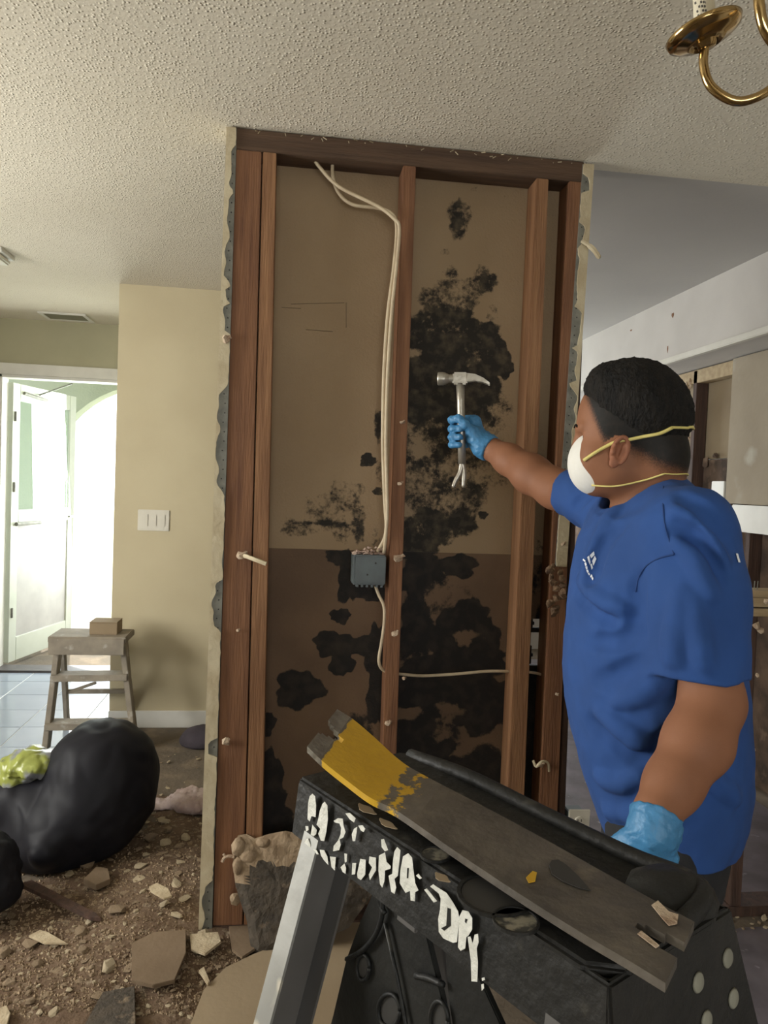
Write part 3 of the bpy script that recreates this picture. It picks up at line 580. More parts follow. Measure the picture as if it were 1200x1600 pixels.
# ------------------------------------------------------------------ fittings: switch plate, vent, ceiling fixture
sw = thing('light_switch', 'white three-gang light switch plate on the tan entry wall', 'light switch', tuple(at(240, 830, 1, YE)))
c = at(240, 813, 1, YE-.004)
bm = nb(); box(bm, c[0]-.085, c[0]+.085, YE-.007, YE-.0005, c[2]-.058, c[2]+.058); obj('cover_plate', bm, M_WPLASTIC, sw, bevel=.003)
for k in (-1, 0, 1):
    bm = nb(); box(bm, c[0]+k*.046-.017, c[0]+k*.046+.017, YE-.011, YE-.006, c[2]-.033, c[2]+.033); obj('rocker', bm, M_WPLASTIC, sw, bevel=.002)
v0 = at(104, 494, 2, H)
vt = thing('ceiling_vent', 'small square ceiling vent grille above the front door', 'vent', (v0[0], v0[1], H-.012))
bm = nb()
for a0, a1, b0, b1 in ((-.15, .15, -.11, -.085), (-.15, .15, .085, .11), (-.15, -.125, -.085, .085), (.125, .15, -.085, .085)): box(bm, v0[0]+a0, v0[0]+a1, v0[1]+b0, v0[1]+b1, H-.010, H-.0005)
obj('frame', bm, M_WHITE, vt)
bm = nb(); box(bm, v0[0]-.125, v0[0]+.125, v0[1]-.085, v0[1]+.085, H-.003, H-.0006); obj('duct_back', bm, pm('vent_shade', (.2, .21, .16), rough=.8), vt)
for k in range(9):
    y = v0[1]-.075+k*.018; bm = nb(); hexa(bm, [(v0[0]-.125, y, H-.010), (v0[0]+.125, y, H-.010), (v0[0]+.125, y+.002, H-.010), (v0[0]-.125, y+.002, H-.010), (v0[0]-.125, y+.007, H-.004), (v0[0]+.125, y+.007, H-.004), (v0[0]+.125, y+.009, H-.004), (v0[0]-.125, y+.009, H-.004)]); obj('slat', bm, M_OLIVE, vt)
f0 = at(2, 402, 2, H-.03)
fx = thing('ceiling_light', 'white square ceiling light fixture at the far left edge', 'ceiling light', (f0[0]-.13, f0[1], H-.05))
bm = nb(); box(bm, f0[0]-.3, f0[0]+.03, f0[1]-.08, f0[1]+.09, H-.022, H-.0005); obj('base_pan', bm, M_WHITE, fx, bevel=.003)
bm = nb(); box(bm, f0[0]-.285, f0[0]+.015, f0[1]-.065, f0[1]+.075, H-.05, H-.022); obj('diffuser', bm, M_WPLASTIC, fx, bevel=.008)
for u, v, a_, b_ in ((986, 516, .012, .005), (1051, 492, .012, .012), (1043, 545, .006, .018)):
    bm = nb(); c = at(u, v, 0, SX-.0012); prism(bm, [c+np.array([0, a_*math.cos(t), b_*math.sin(t)*(1+.3*math.sin(3*t))]) for t in np.linspace(0, 6.283, 9)[:-1]], (1, 0, 0), .0008); m_ = obj('scrape', bm, M_STUD, bpy.data.objects['soffit'])
# chandelier
cd = .92; b0 = P(1102, 60, cd); b1 = at(1189, -45, 2, b0[2]); md = (b0+b1)/2; cdv = b1-b0; pv = np.array([cdv[1], -cdv[0], 0]); pv /= np.linalg.norm(pv); pv = pv if pv@RT > 0 else -pv; ctr = md+pv*math.sqrt(max(.24**2-(cdv@cdv)/4, .01))
ch = thing('chandelier', 'brass candle-arm chandelier hanging at the top right corner', 'chandelier', (ctr[0], ctr[1], b0[2]-.1))
bm = nb(); lathe(bm, (ctr[0], ctr[1], 0), [(0, b0[2]-.11), (.015, b0[2]-.10), (.03, b0[2]-.07), (.012, b0[2]-.04), (.02, b0[2]), (.035, b0[2]+.05), (.014, b0[2]+.1), (.01, b0[2]+.2), (0, b0[2]+.21)], seg=24); obj('column', bm, M_BRASS, ch, smooth=True)
bm = nb(); tube(bm, [(ctr[0], ctr[1], b0[2]+.2), (ctr[0], ctr[1], H-.03)], .004, 8); obj('hanging_rod', bm, M_BRASS, ch)
bm = nb(); lathe(bm, (ctr[0], ctr[1], H), [(0, -.035), (.02, -.034), (.06, -.012), (.062, -.0005), (0, -.0005)], seg=24); obj('canopy', bm, M_BRASS, ch, smooth=True)
tilt = np.array([0, 0, 1.0])-RT*.30; tilt /= np.linalg.norm(tilt)
def arm(az):
    d = np.array([math.cos(az), math.sin(az), 0.]); e = ctr.copy(); R_ = math.hypot(*(b0-ctr)[:2]); tip = np.array([ctr[0]+d[0]*R_, ctr[1]+d[1]*R_, b0[2]])
    q = lambda r_, z: np.array([ctr[0]+d[0]*r_, ctr[1]+d[1]*r_, b0[2]+z])
    bm = nb(); tube(bm, catmull([q(R_, -.008), q(R_, -.034), q(R_-.012, -.062), q(R_-.045, -.080), q(R_-.085, -.062), q(R_-.115, -.01), q(R_-.15, .05), q(R_-.2, .07), q(.02, .03)], 6), .0058, 10); a = obj('arm', bm, M_BRASS, ch, smooth=True)
    bm = nb(); lathe(bm, tip, [(0, -.012), (.010, -.012), (.012, -.006), (.016, -.004), (.018, -.008), (.024, -.004), (.034, -.001), (.043, .004), (.0455, .010), (.0445, .0105), (.036, .004), (.018, .002), (0, .002)], tilt, 36); obj('drip_pan', bm, M_BRASS, ch, smooth=True)
    bm = nb(); lathe(bm, tip, [(0, .002), (.0125, .002), (.0125, .10), (0, .10)], (tilt+np.array([0, 0, 2.]))/3, 20); s = obj('candle_sleeve', bm, M_IVORY, ch)
    bm = nb(); rr = random.Random(3); f_ = -np.array([*(FW[:2]), 0.]); f_ /= np.linalg.norm(f_); r2 = np.cross(f_, (0, 0, 1.))
    for k in range(9):
        for c_ in range(6):
            if rr.random() < .75:
                an = (c_-2.5)*.26; nn = f_*math.cos(an)+r2*math.sin(an); p = tip+tilt*(.022+k*.0052)+nn*.0126
                obox(bm, p, np.cross(nn, tilt), nn, tilt, .0011, .0002, .0013)
    obj('sticker_print', bm, M_INK, s)['kind'] = 'stuff'
a0 = math.atan2(b0[1]-ctr[1], b0[0]-ctr[0])
a1 = math.atan2(b1[1]-ctr[1], b1[0]-ctr[0]); sg = math.atan2(math.sin(a1-a0), math.cos(a1-a0))
for k in range(5): arm(a0+(sg*k if k < 2 else sg+math.copysign((2*math.pi-abs(sg))/4*(k-1), sg)))

# ------------------------------------------------------------------ signed-distance modelling (smooth unions meshed by surface nets)
class Field:
    def __init__(s, lo, hi, h):
        s.lo = np.asarray(lo, float); s.h = h; s.n = np.ceil((np.asarray(hi)-s.lo)/h).astype(int)+1
        s.F = np.full(tuple(s.n), .2, np.float32)
    def block(s, lo, hi):
        i0 = np.clip(np.floor((np.asarray(lo)-s.lo)/s.h).astype(int), 0, s.n); i1 = np.clip(np.ceil((np.asarray(hi)-s.lo)/s.h).astype(int)+1, 0, s.n)
        sl = tuple(slice(a, b) for a, b in zip(i0, i1))
        ax = [(s.lo[k]+s.h*np.arange(i0[k], i1[k])).astype(np.float32) for k in range(3)]
        return sl, np.meshgrid(*ax, indexing='ij', sparse=True)
    def put(s, lo, hi, fn, k=.02, op='add', pad=None):
        pad = pad if pad is not None else max(.05, k*2)
        sl, (X, Y, Z) = s.block(np.asarray(lo)-pad, np.asarray(hi)+pad)
        if min(s.F[sl].shape) == 0: return
        d = fn(X, Y, Z).astype(np.float32); F = s.F[sl]
        if op == 'add': h = np.clip(.5+.5*(F-d)/k, 0, 1); s.F[sl] = F*(1-h)+d*h-k*h*(1-h)
        elif op == 'sub': d = -d; h = np.clip(.5-.5*(F-d)/k, 0, 1); s.F[sl] = F*(1-h)+d*h+k*h*(1-h)
        elif op == 'disp': s.F[sl] = F+d
    def cap(s, a, b, ra, rb=None, k=.02, op='add'):
        rb = ra if rb is None else rb; a = np.asarray(a, float); b = np.asarray(b, float); ab = b-a; L2 = max(ab@ab, 1e-9); r = max(ra, rb)
        def fn(X, Y, Z):
            t = np.clip(((X-a[0])*ab[0]+(Y-a[1])*ab[1]+(Z-a[2])*ab[2])/L2, 0, 1)
            return np.sqrt((X-a[0]-t*ab[0])**2+(Y-a[1]-t*ab[1])**2+(Z-a[2]-t*ab[2])**2)-(ra+(rb-ra)*t)
        s.put(np.minimum(a, b)-r, np.maximum(a, b)+r, fn, k, op)
    def chain(s, pts, rs, k=.02, op='add'):
        for i in range(len(pts)-1): s.cap(pts[i], pts[i+1], rs[i], rs[i+1], k, op)
    def ell(s, c, A, r, k=.02, op='add'):
        c = np.asarray(c, float); A = np.asarray(A, float); r = np.asarray(r, float); R = r.max()
        def fn(X, Y, Z):
            p = [((X-c[0])*A[i][0]+(Y-c[1])*A[i][1]+(Z-c[2])*A[i][2])/r[i] for i in range(3)]
            k0 = np.sqrt(p[0]**2+p[1]**2+p[2]**2); k1 = np.sqrt((p[0]/r[0])**2+(p[1]/r[1])**2+(p[2]/r[2])**2)+1e-6
            return k0*(k0-1)/k1
        s.put(c-R, c+R, fn, k, op)
    def half(s, pt, n, k=.003, lo=None, hi=None):
        """keep the side n points away from"""
        n = np.asarray(n, float); n /= np.linalg.norm(n)
        lo = s.lo if lo is None else lo; hi = s.lo+s.h*s.n if hi is None else hi
        s.put(lo, hi, lambda X, Y, Z: -((X-pt[0])*n[0]+(Y-pt[1])*n[1]+(Z-pt[2])*n[2])+0*X, k, 'sub', pad=0)
    def val(s, p):
        q = (np.asarray(p)-s.lo)/s.h; i = np.floor(q).astype(int)
        if (i < 0).any() or (i >= s.n-1).any(): return .2
        f = q-i; c = s.F[i[0]:i[0]+2, i[1]:i[1]+2, i[2]:i[2]+2]
        c = c[0]*(1-f[0])+c[1]*f[0]; c = c[0]*(1-f[1])+c[1]*f[1]; return float(c[0]*(1-f[2])+c[1]*f[2])
    def grad(s, p):
        e = s.h; g = np.array([s.val(p+np.eye(3)[i]*e)-s.val(p-np.eye(3)[i]*e) for i in range(3)]); return g/(np.linalg.norm(g)+1e-9)
    def march(s, u, v, d0=.8, d1=2.6):
        d = d0; r = ray(u, v); L = np.linalg.norm(r)
        while d < d1:
            x = s.val(CAM+r*d)
            if x < .0008: return CAM+r*d
            d += max(x*.6, .0012)/L
        return None
    def onto(s, pts, off=.0015, **kw):
        out = []
        for u, v in pts:
            p = s.march(u, v, **kw)
            if p is not None: out.append(p+s.grad(p)*off)
        return out
    def snap(s, p, off=.0015):
        p = np.array(p, float)
        for _ in range(12): p = p-s.grad(p)*(s.val(p)-off)*.9
        return p
    def mesh(s, name):
        F = s.F; S = F < 0; n = F.shape
        cnt = np.zeros(tuple(x-1 for x in n), np.int8)
        for dx in (0, 1):
            for dy in (0, 1):
                for dz in (0, 1): cnt += S[dx:n[0]-1+dx, dy:n[1]-1+dy, dz:n[2]-1+dz]
        act = np.argwhere((cnt > 0) & (cnt < 8)); idm = np.full(cnt.shape, -1, np.int32); idm[tuple(act.T)] = np.arange(len(act))
        acc = np.zeros((len(act), 3)); num = np.zeros(len(act))
        cor = [np.array(q) for q in ((0,0,0),(1,0,0),(0,1,0),(1,1,0),(0,0,1),(1,0,1),(0,1,1),(1,1,1))]
        val = [F[tuple((act+q).T)] for q in cor]
        for i, j in ((0,1),(2,3),(4,5),(6,7),(0,2),(1,3),(4,6),(5,7),(0,4),(1,5),(2,6),(3,7)):
            a, b = val[i], val[j]; m = (a < 0) != (b < 0); t = np.where(m, a/np.where(m, a-b, 1), 0)
            acc += m[:, None]*(cor[i]+t[:, None]*(cor[j]-cor[i])); num += m
        V = s.lo+s.h*(act+acc/num[:, None]); Q = []
        for ax in range(3):
            o1, o2 = [(1, 2), (2, 0), (0, 1)][ax]; sl0 = [slice(1, -1)]*3; sl0[ax] = slice(0, -1); sl1 = [slice(1, -1)]*3; sl1[ax] = slice(1, None)
            A, B = S[tuple(sl0)], S[tuple(sl1)]; e = np.argwhere(A != B)
            off = np.ones(3, int); off[ax] = 0; g = e+off
            e1 = np.zeros(3, int); e1[o1] = 1; e2 = np.zeros(3, int); e2[o2] = 1
            q = np.stack([idm[tuple((g-e1-e2).T)], idm[tuple((g-e2).T)], idm[tuple(g.T)], idm[tuple((g-e1).T)]], -1)
            fl = A[tuple(e.T)]; q[~fl] = q[~fl][:, ::-1]; Q.append(q)
        Q = np.concatenate(Q); Q = Q[(Q >= 0).all(1)]
        me = bpy.data.meshes.new(name); me.vertices.add(len(V)); me.vertices.foreach_set('co', V.ravel().astype('f'))
        me.loops.add(len(Q)*4); me.loops.foreach_set('vertex_index', Q.ravel().astype('i')); me.polygons.add(len(Q)); me.polygons.foreach_set('loop_start', np.arange(0, len(Q)*4, 4, dtype='i'))
        me.update(calc_edges=True); me.validate(); s.V = V; return me
def wob(X, Y, Z, f, seed=0):
    a = seed*1.37
    return (np.sin(f*X+1.7*np.sin(f*.7*Z+a)+a)*np.cos(f*Y*1.1+1.3*np.sin(f*.6*X+a*2))+np.sin(f*1.9*Z+1.5*np.sin(f*1.2*Y+a*3)+a)*np.cos(f*1.7*X+a))*.5
def ridge(X, Y, Z, f, seed=0): return 1-np.abs(wob(X, Y, Z, f, seed))*2

# ------------------------------------------------------------------ the worker
UP = np.array([0, 0, 1.])
def hdir(deg):      # horizontal direction: camera-left turned away from the camera by deg
    r = np.array([RT[0], RT[1], 0]); r /= np.linalg.norm(r); f = np.array([FW[0], FW[1], 0]); f /= np.linalg.norm(f); a = math.radians(deg); return -r*math.cos(a)+f*math.sin(a)
FB = hdir(12); SB = np.cross(UP, FB); FH = hdir(25); SH = np.cross(UP, FH)
DM = 1.45
man = thing('person', 'worker in royal blue t-shirt and white dust mask swinging a hammer at the wall', 'person', tuple(P(1040, 1290, DM)*np.array([1, 1, 0])))
HC = P(990, 655, 1.42)
def Hd(f, s, z): return HC+FH*f+SH*s+UP*z
TORSO = [(740,1008,1076,.10),(770,962,1090,.13),(800,936,1118,.17),(850,910,1138,.205),(900,896,1156,.22),(950,887,1158,.22),(1000,882,1160,.22),(1050,880,1164,.22),(1100,884,1168,.22),(1150,893,1172,.22),(1200,906,1172,.215),(1250,922,1166,.205),(1300,940,1154,.195),(1330,946,1148,.19)]
TZ, TCX, TCY, TA, TB = [], [], [], [], []
for v, l, r, b in TORSO:
    p = P((l+r-10)/2, v, DM); TZ.append(p[2]); TCX.append(p[0]); TCY.append(p[1]); r -= 10; hw_ = (r-l)/2*DM/FPX; ca = math.cos(math.radians(12)); sa = math.sin(math.radians(12))
    TA.append(math.sqrt(max(hw_**2-(b*sa)**2, .03**2))/ca); TB.append(b)
o_ = np.argsort(TZ); TZ, TCX, TCY, TA, TB = (np.array(q)[o_] for q in (TZ, TCX, TCY, TA, TB))
def torso(F, shrink, k, z0, z1):
    def fn(X, Y, Z):
        z = Z.ravel(); cx, cy, a, b = (np.interp(z, TZ, q).reshape(Z.shape) for q in (TCX, TCY, TA, TB)); a = a-shrink; b = b-shrink
        f = (X-cx)*FB[0]+(Y-cy)*FB[1]; s = (X-cx)*SB[0]+(Y-cy)*SB[1]
        r = ((np.abs(f)/a)**2.1+(np.abs(s)/b)**2.1)**(1/2.1); d = (r-1)*np.minimum(a, b)
        return np.maximum(d, np.maximum(z0-Z, Z-z1))
    F.put((TCX.min()-.3, TCY.min()-.3, z0), (TCX.max()+.3, TCY.max()+.3, z1), fn, k)
SHN, SHF = P(1078, 838, 1.27), P(962, 797, 1.60)        # near (left) and far (right) shoulder
NB, NT = P(1018, 800, 1.45), P(1008, 725, 1.43)
ELN, WRN = P(1113, 1098, 1.20), P(1026, 1270, 1.10)
ELF, WRF = P(868, 764, 1.80), P(770, 703, 1.985)
HAND_N = P(1018, 1325, 1.09)
LEGS = [(P(1040, 1310, 1.36), 1), (P(1020, 1310, 1.55), -1)]
def shoulders(F, sh, k):
    F.cap(NB+UP*.01, SHN+(NB-SHN)*.12, .070-sh, .078-sh, k); F.cap(NB, SHF+(NB-SHF)*.1, .070-sh, .072-sh, k)
    F.cap(P(1052, 835, 1.46), P(1010, 870, 1.46), .088-sh, .12-sh, k)
def arms(F, sh, k):
    F.chain([SHN, P(1098, 960, 1.24), ELN, P(1090, 1160, 1.165), P(1052, 1225, 1.13), WRN], [.052-sh, .050-sh, .047-sh, .050-sh, .040-sh, .033-sh], k)
    F.chain([SHF, P(905, 775, 1.72), ELF, P(830, 741, 1.86), P(795, 718, 1.93), WRF], [.062-sh, .052-sh, .046-sh, .047-sh, .038-sh, .031-sh], k)
# hands: the right one closed round the hammer, the left one hanging
HAX0, HAX1 = P(721, 585, 2.0), P(722, 745, 2.0)          # hammer shaft axis
hax = (HAX0-HAX1)/np.linalg.norm(HAX0-HAX1); RC = np.array([RT[0], RT[1], 0]); RC /= np.linalg.norm(RC); AW = np.cross(UP, RC)
def around(v, ang, r): return P(721.5, v, 2.0)+(RC*math.cos(ang)+AW*math.sin(ang))*r
def hand_right(F, g, k):
    pal = P(747, 686, 2.0)
    F.chain([WRF, P(757, 696, 2.0), P(744, 684, 2.005)], [.031+g, .033+g, .030+g], k)
    F.cap(P(741, 660, 2.02), P(748, 692, 2.02), .020+g, .021+g, k); F.cap(P(738, 676, 1.985), P(750, 698, 1.985), .019+g, .021+g, k)
    for i, (v, ln) in enumerate(((653, 1.0), (667, 1.04), (680, .98), (692, .86))):
        a = [math.radians(q) for q in (40, 95, 150, 205, 205+50*ln)]; rr_ = (.034, .033, .030, .0275, .026)
        pts = [around(v+(q*1.5 if q < 3 else 4), a[q], rr_[q]) for q in range(5)]; r0 = .0100-(.0012 if i == 3 else 0)+g
        F.chain(pts, [r0*1.12, r0*1.06, r0, r0*.95, r0*.86], k*.35)
    F.chain([P(748, 688, 1.98), around(676, math.radians(-35), .036), around(664, math.radians(-80), .030), around(654, math.radians(-115), .0275)], [.015+g, .0125+g, .0108+g, .0092+g], k*.4)
def hand_left(F, g, k):
    F.chain([WRN, P(1020, 1300, 1.09)], [.033+g, .034+g], k)
    dn = -UP*.98+FB*.12; dn /= np.linalg.norm(dn)
    pc = P(1020, 1300, 1.09)
    F.ell(pc+dn*.045, [FB, SB, UP], [.043+g, .022+g, .058+g], k)
    for i in range(4):
        off = FB*(.032-.021*i); L_ = (.072, .080, .075, .058)[i]; q = pc+dn*.088+off-dn*abs(i-1.3)*.006
        b1 = dn*.98-SB*.10; b2 = dn*.80-SB*.55; b3 = dn*.5-SB*.85
        F.chain([q-dn*.03, q+b1*L_*.42, q+b1*L_*.42+b2*L_*.33, q+b1*L_*.42+b2*L_*.33+b3*L_*.25], [.0105+g, .0098+g, .009+g, .008+g], k*.3)
    F.chain([pc+dn*.012+FB*.025, pc+dn*.045+FB*.058-SB*.012, pc+dn*.080+FB*.066-SB*.02, pc+dn*.104+FB*.062-SB*.026], [.017+g, .0125+g, .0108+g, .009+g], k*.5)
# --- body
B = Field((.50, -1.32, 0), (1.32, -.14, 1.72), .0045)
torso(B, .024, .03, .66, 1.345); shoulders(B, .026, .05)
B.chain([P(1024, 850, 1.46), NB, NT], [.075, .066, .060], .03)
arms(B, 0., .025)
for p, s in LEGS:
    q = p*np.array([1, 1, 0]); B.chain([np.array([p[0], p[1], .80]), np.array([p[0], p[1], .44])+FB*.01, np.array([p[0], p[1], .07])-FB*.01], [.070, .052, .042], .03); B.cap(q+UP*.05-FB*.03, q+UP*.04+FB*.14, .035, .03, .02)
B.ell(Hd(.008, 0, 0), [FH, SH, UP], [.098, .077, .102], .02)
B.ell(Hd(.040, 0, -.060), [FH, SH, UP], [.056, .062, .078], .03)
B.ell(Hd(.030, 0, -.098), [FH, SH, UP], [.062, .064, .045], .03); B.ell(Hd(.070, 0, -.128), [FH, SH, UP], [.024, .028, .020], .025)
B.ell(Hd(-.055, 0, -.07), [FH, SH, UP], [.05, .06, .06], .03)
for s in (-1, 1):
    B.ell(Hd(.062, s*.045, -.075), [FH, SH, UP], [.026, .024, .028], .02); B.ell(Hd(.097, s*.031, -.036), [FH, SH, UP], [.012, .014, .010], .012, 'sub'); B.cap(Hd(.097, s*.012, -.020), Hd(.088, s*.048, -.018), .008, .006, .012)
B.chain([Hd(.096, 0, -.022), Hd(.101, 0, -.045), Hd(.107, 0, -.062)], [.008, .009, .011], .012)
for s in (-1, 1): B.ell(Hd(.096, s*.013, -.066), [FH, SH, UP], [.011, .009, .009], .006)
B.cap(Hd(.094, -.018, -.092), Hd(.094, .018, -.092), .008, .008, .008); B.cap(Hd(.092, -.016, -.103), Hd(.092, .016, -.103), .009, .009, .006)
hand_right(B, -.0022, .012); hand_left(B, -.0022, .012)
me = B.mesh('body')
V = B.V; rel = V-HC; hf = rel@FH; hs = rel@SH; hz = rel@UP
zl2 = np.interp(hf, [-.14, -.10, -.05, -.02, .02, .042, .056, .072, .088, .1], [-.125, -.115, -.098, -.08, -.066, -.060, -.030, .005, .035, .06])
st = np.clip((hz-zl2)/.05+.35, 0, 1)*(hz > -.17); st = np.where(np.linalg.norm(V-(HC+SH*np.sign(hs)[:, None]*.085-UP*.066+FH*.017), axis=1) < .030, 0, st)
st = np.where((np.abs(hs) > .10), 0, st)
a = me.attributes.new('stubble', 'FLOAT', 'POINT'); a.data.foreach_set('value', st.astype('f'))
M_SKIN = attr_mat('tan_brown_skin', 'stubble', (.27, .120, .064), (.23, .10, .052), (.009, .008, .007), (.018, .014, .011), 9, 90, rough=.62, grain=330, amt=.35, lo=.2, hi=.9, bump=.05)
M_SKIN.node_tree.nodes['Principled BSDF'].inputs['Specular IOR Level'].default_value = .28
M_EAR = pm('ear_skin', (.30, .125, .07), (.26, .105, .058), 12, .6, spec=.28)
link_mesh('body', me, M_SKIN, man, smooth=True)
for s in (-1, 1):
    eu = UP*.95-FH*.22; eu /= np.linalg.norm(eu); eo = SH*s*.90-FH*.42; eo -= eu*(eo@eu); eo /= np.linalg.norm(eo); ef = np.cross(eo, eu); ef = ef if ef@FH > 0 else -ef
    ec = B.snap(Hd(.012, s*.085, -.066), .003); E_ = Field(ec-.045, ec+.045, .0016)
    E_.ell(ec-eo*.001, [ef, eo, eu], [.0165, .0085, .029], .004); E_.ell(ec+eo*.009+eu*.002, [ef, eo, eu], [.0105, .0095, .020], .003, 'sub')
    E_.chain([ec+ef*.0135*math.cos(t)+eu*.0255*math.sin(t)+eo*.006 for t in np.linspace(-.9, 4.2, 16)] if False else [ec-ef*.0135*math.cos(t)+eu*.0255*math.sin(t)+eo*.0055 for t in np.linspace(-1.0, 2.6, 14)], [.0036]*14, .003); E_.ell(ec-eu*.024+ef*.004+eo*.003, [ef, eo, eu], [.009, .005, .010], .004); E_.ell(ec+ef*.0125+eo*.004-eu*.004, [ef, eo, eu], [.0045, .005, .007], .003); E_.cap(ec-ef*.004+eo*.002-eu*.012, ec-ef*.006+eo*.002+eu*.012, .0032, .0032, .003)
    link_mesh('ear', E_.mesh('ear'), M_EAR, man, smooth=True)
    bm = nb(); bmesh.ops.create_uvsphere(bm, u_segments=16, v_segments=10, radius=.0115, matrix=Matrix.Translation(Vector(Hd(.0765, s*.031, -.037)))); e = obj('eye', bm, M_EYE, man, smooth=True)
    bm = nb(); lathe(bm, Hd(.0765, s*.031, -.037), [(0, .0122), (.004, .0116), (.0055, .0105), (0, .0105)], FH, 14); obj('iris', bm, M_IRIS, e)
    bm = nb(); ey = [B.snap(Hd(.12, s*q, z), .001) for q, z in ((.014, -.016), (.026, -.012), (.038, -.012), (.05, -.018))]; tube(bm, catmull(ey, 4), [.0022]*13, 6); obj('eyebrow', bm, M_HAIR, man)
# --- hair
Hh = Field(HC-.16, HC+.17, .0032)
sl, (X, Y, Z) = Hh.block(Hh.lo, Hh.lo+Hh.h*Hh.n); X, Y, Z = np.broadcast_arrays(X, Y, Z)
Hh.ell(Hd(.006, 0, .0), [FH, SH, UP], [.098, .079, .100], .004)
f_ = (X-HC[0])*FH[0]+(Y-HC[1])*FH[1]; s_ = (X-HC[0])*SH[0]+(Y-HC[1])*SH[1]; z_ = Z-HC[2]
hh = z_-np.interp(f_.ravel(), [-.13, -.10, -.06, -.02, .02, .05, .072, .10, .13], [-.085, -.080, -.062, -.040, -.012, .004, .022, .040, .040]).reshape(f_.shape)
tk = np.clip(hh/.085, 0, 1); tk = tk*tk*(3-2*tk)
Hh.F = (Hh.F-(-.008+.0105*np.clip(hh/.03+.3, 0, 1)+.0155*tk+.007*np.clip((f_-.03)/.05, 0, 1)*np.clip((z_-.035)/.03, 0, 1))).astype(np.float32)
Hh.F += (.0016*ridge(X, Y, Z*.8, 210, 1)+.0012*wob(X, Y, Z, 460, 3)).astype(np.float32)
link_mesh('hair', Hh.mesh('hair'), M_HAIR, man, smooth=True)
# --- mask with its straps
Mk = Field(Hd(.09, 0, -.085)-.1, Hd(.09, 0, -.085)+.1, .003)
Mk.ell(Hd(.066, 0, -.086), [FH, SH, UP], [.055, .060, .064], .01)
Mk.half(Hd(.054, .0, -.08), -(FH*1.0-UP*.10), .006)
link_mesh('dust_mask', Mk.mesh('dust_mask'), M_MASK, man, smooth=True)
def mirror_h(p): r = p-HC; return p-2*(r@SH)*SH
def strap(px, rad):
    near = B.onto(px, .003, d0=1.1); near = catmull(near, 5); bm = nb(); tube(bm, near, rad, 6); far = [mirror_h(p) for p in near]; tube(bm, far, rad, 6)
    return obj('mask_strap', bm, M_STRAP, man, smooth=True)
HB = Hh
def onto_head(px, off=.003):
    out = []
    for u, v in px:
        a, b = B.march(u, v, 1.1), Hh.march(u, v, 1.1); c = [(np.linalg.norm(q-CAM), q, F) for q, F in ((a, B), (b, Hh)) if q is not None]
        if c: _, q, F = min(c, key=lambda t: t[0]); out.append(q+F.grad(q)*off)
    return out
for px, rad in (([(914,719),(930,708),(947,698),(963,690),(985,686),(1005,682),(1030,676),(1050,667)], .0034), ([(926,757),(945,758),(960,758),(975,756),(995,752),(1015,747),(1038,739)], .0018)):
    near = catmull(onto_head(px), 4); bm = nb(); tube(bm, near, rad, 6); tube(bm, [mirror_h(p) for p in near], rad, 6); qn = near[-1]; qf = mirror_h(qn); FF = Hh if rad > .003 else B; tube(bm, [qn]+[FF.snap(qn*(1-t)+qf*t-FH*.045*math.sin(math.pi*t), .0015) for t in np.linspace(.08, .92, 14)]+[qf], rad*.8, 6); obj('mask_strap', bm, M_STRAP, man, smooth=True)
for u, v in ((912, 721), (924, 757)):
    q = Mk.march(u, v, 1.1)
    if q is None: continue
    for p in (q, mirror_h(q)): bm = nb(); lump(bm, p, .0045, .0045, .0045, 20, 3, .2); obj('strap_clip', bm, M_STRAP, man)
# --- shirt
S = Field((.55, -1.32, .70), (1.32, -.45, 1.46), .0042)
torso(S, 0, .03, .725, 1.36); shoulders(S, 0, .05)
NSL = P(1088, 1052, 1.235); FSL = P(889, 768, 1.735)
dF = P(884, 766, 1.745)-P(930, 782, 1.66)
SL = Field((.55, -1.32, .70), (1.32, -.45, 1.46), .0042); SL.chain([SHN, P(1087, 930, 1.25), P(1090, 1070, 1.235)], [.078, .080, .084], .03); SL.half(NSL, -UP, .004); SL.cap(NSL+UP*.030, NSL-UP*.02, .052, .076, .006, 'sub')
SM = Field((.55, -1.32, .70), (1.32, -.45, 1.46), .0042); SM.chain([SHF, P(930, 782, 1.66), P(884, 766, 1.745)], [.070, .062, .058], .035); SM.half(FSL, dF, .004)
for Q in (SL, SM):
    k = .03; h_ = np.clip(.5+.5*(S.F-Q.F)/k, 0, 1); S.F = (S.F*(1-h_)+Q.F*h_-k*h_*(1-h_)).astype(np.float32)
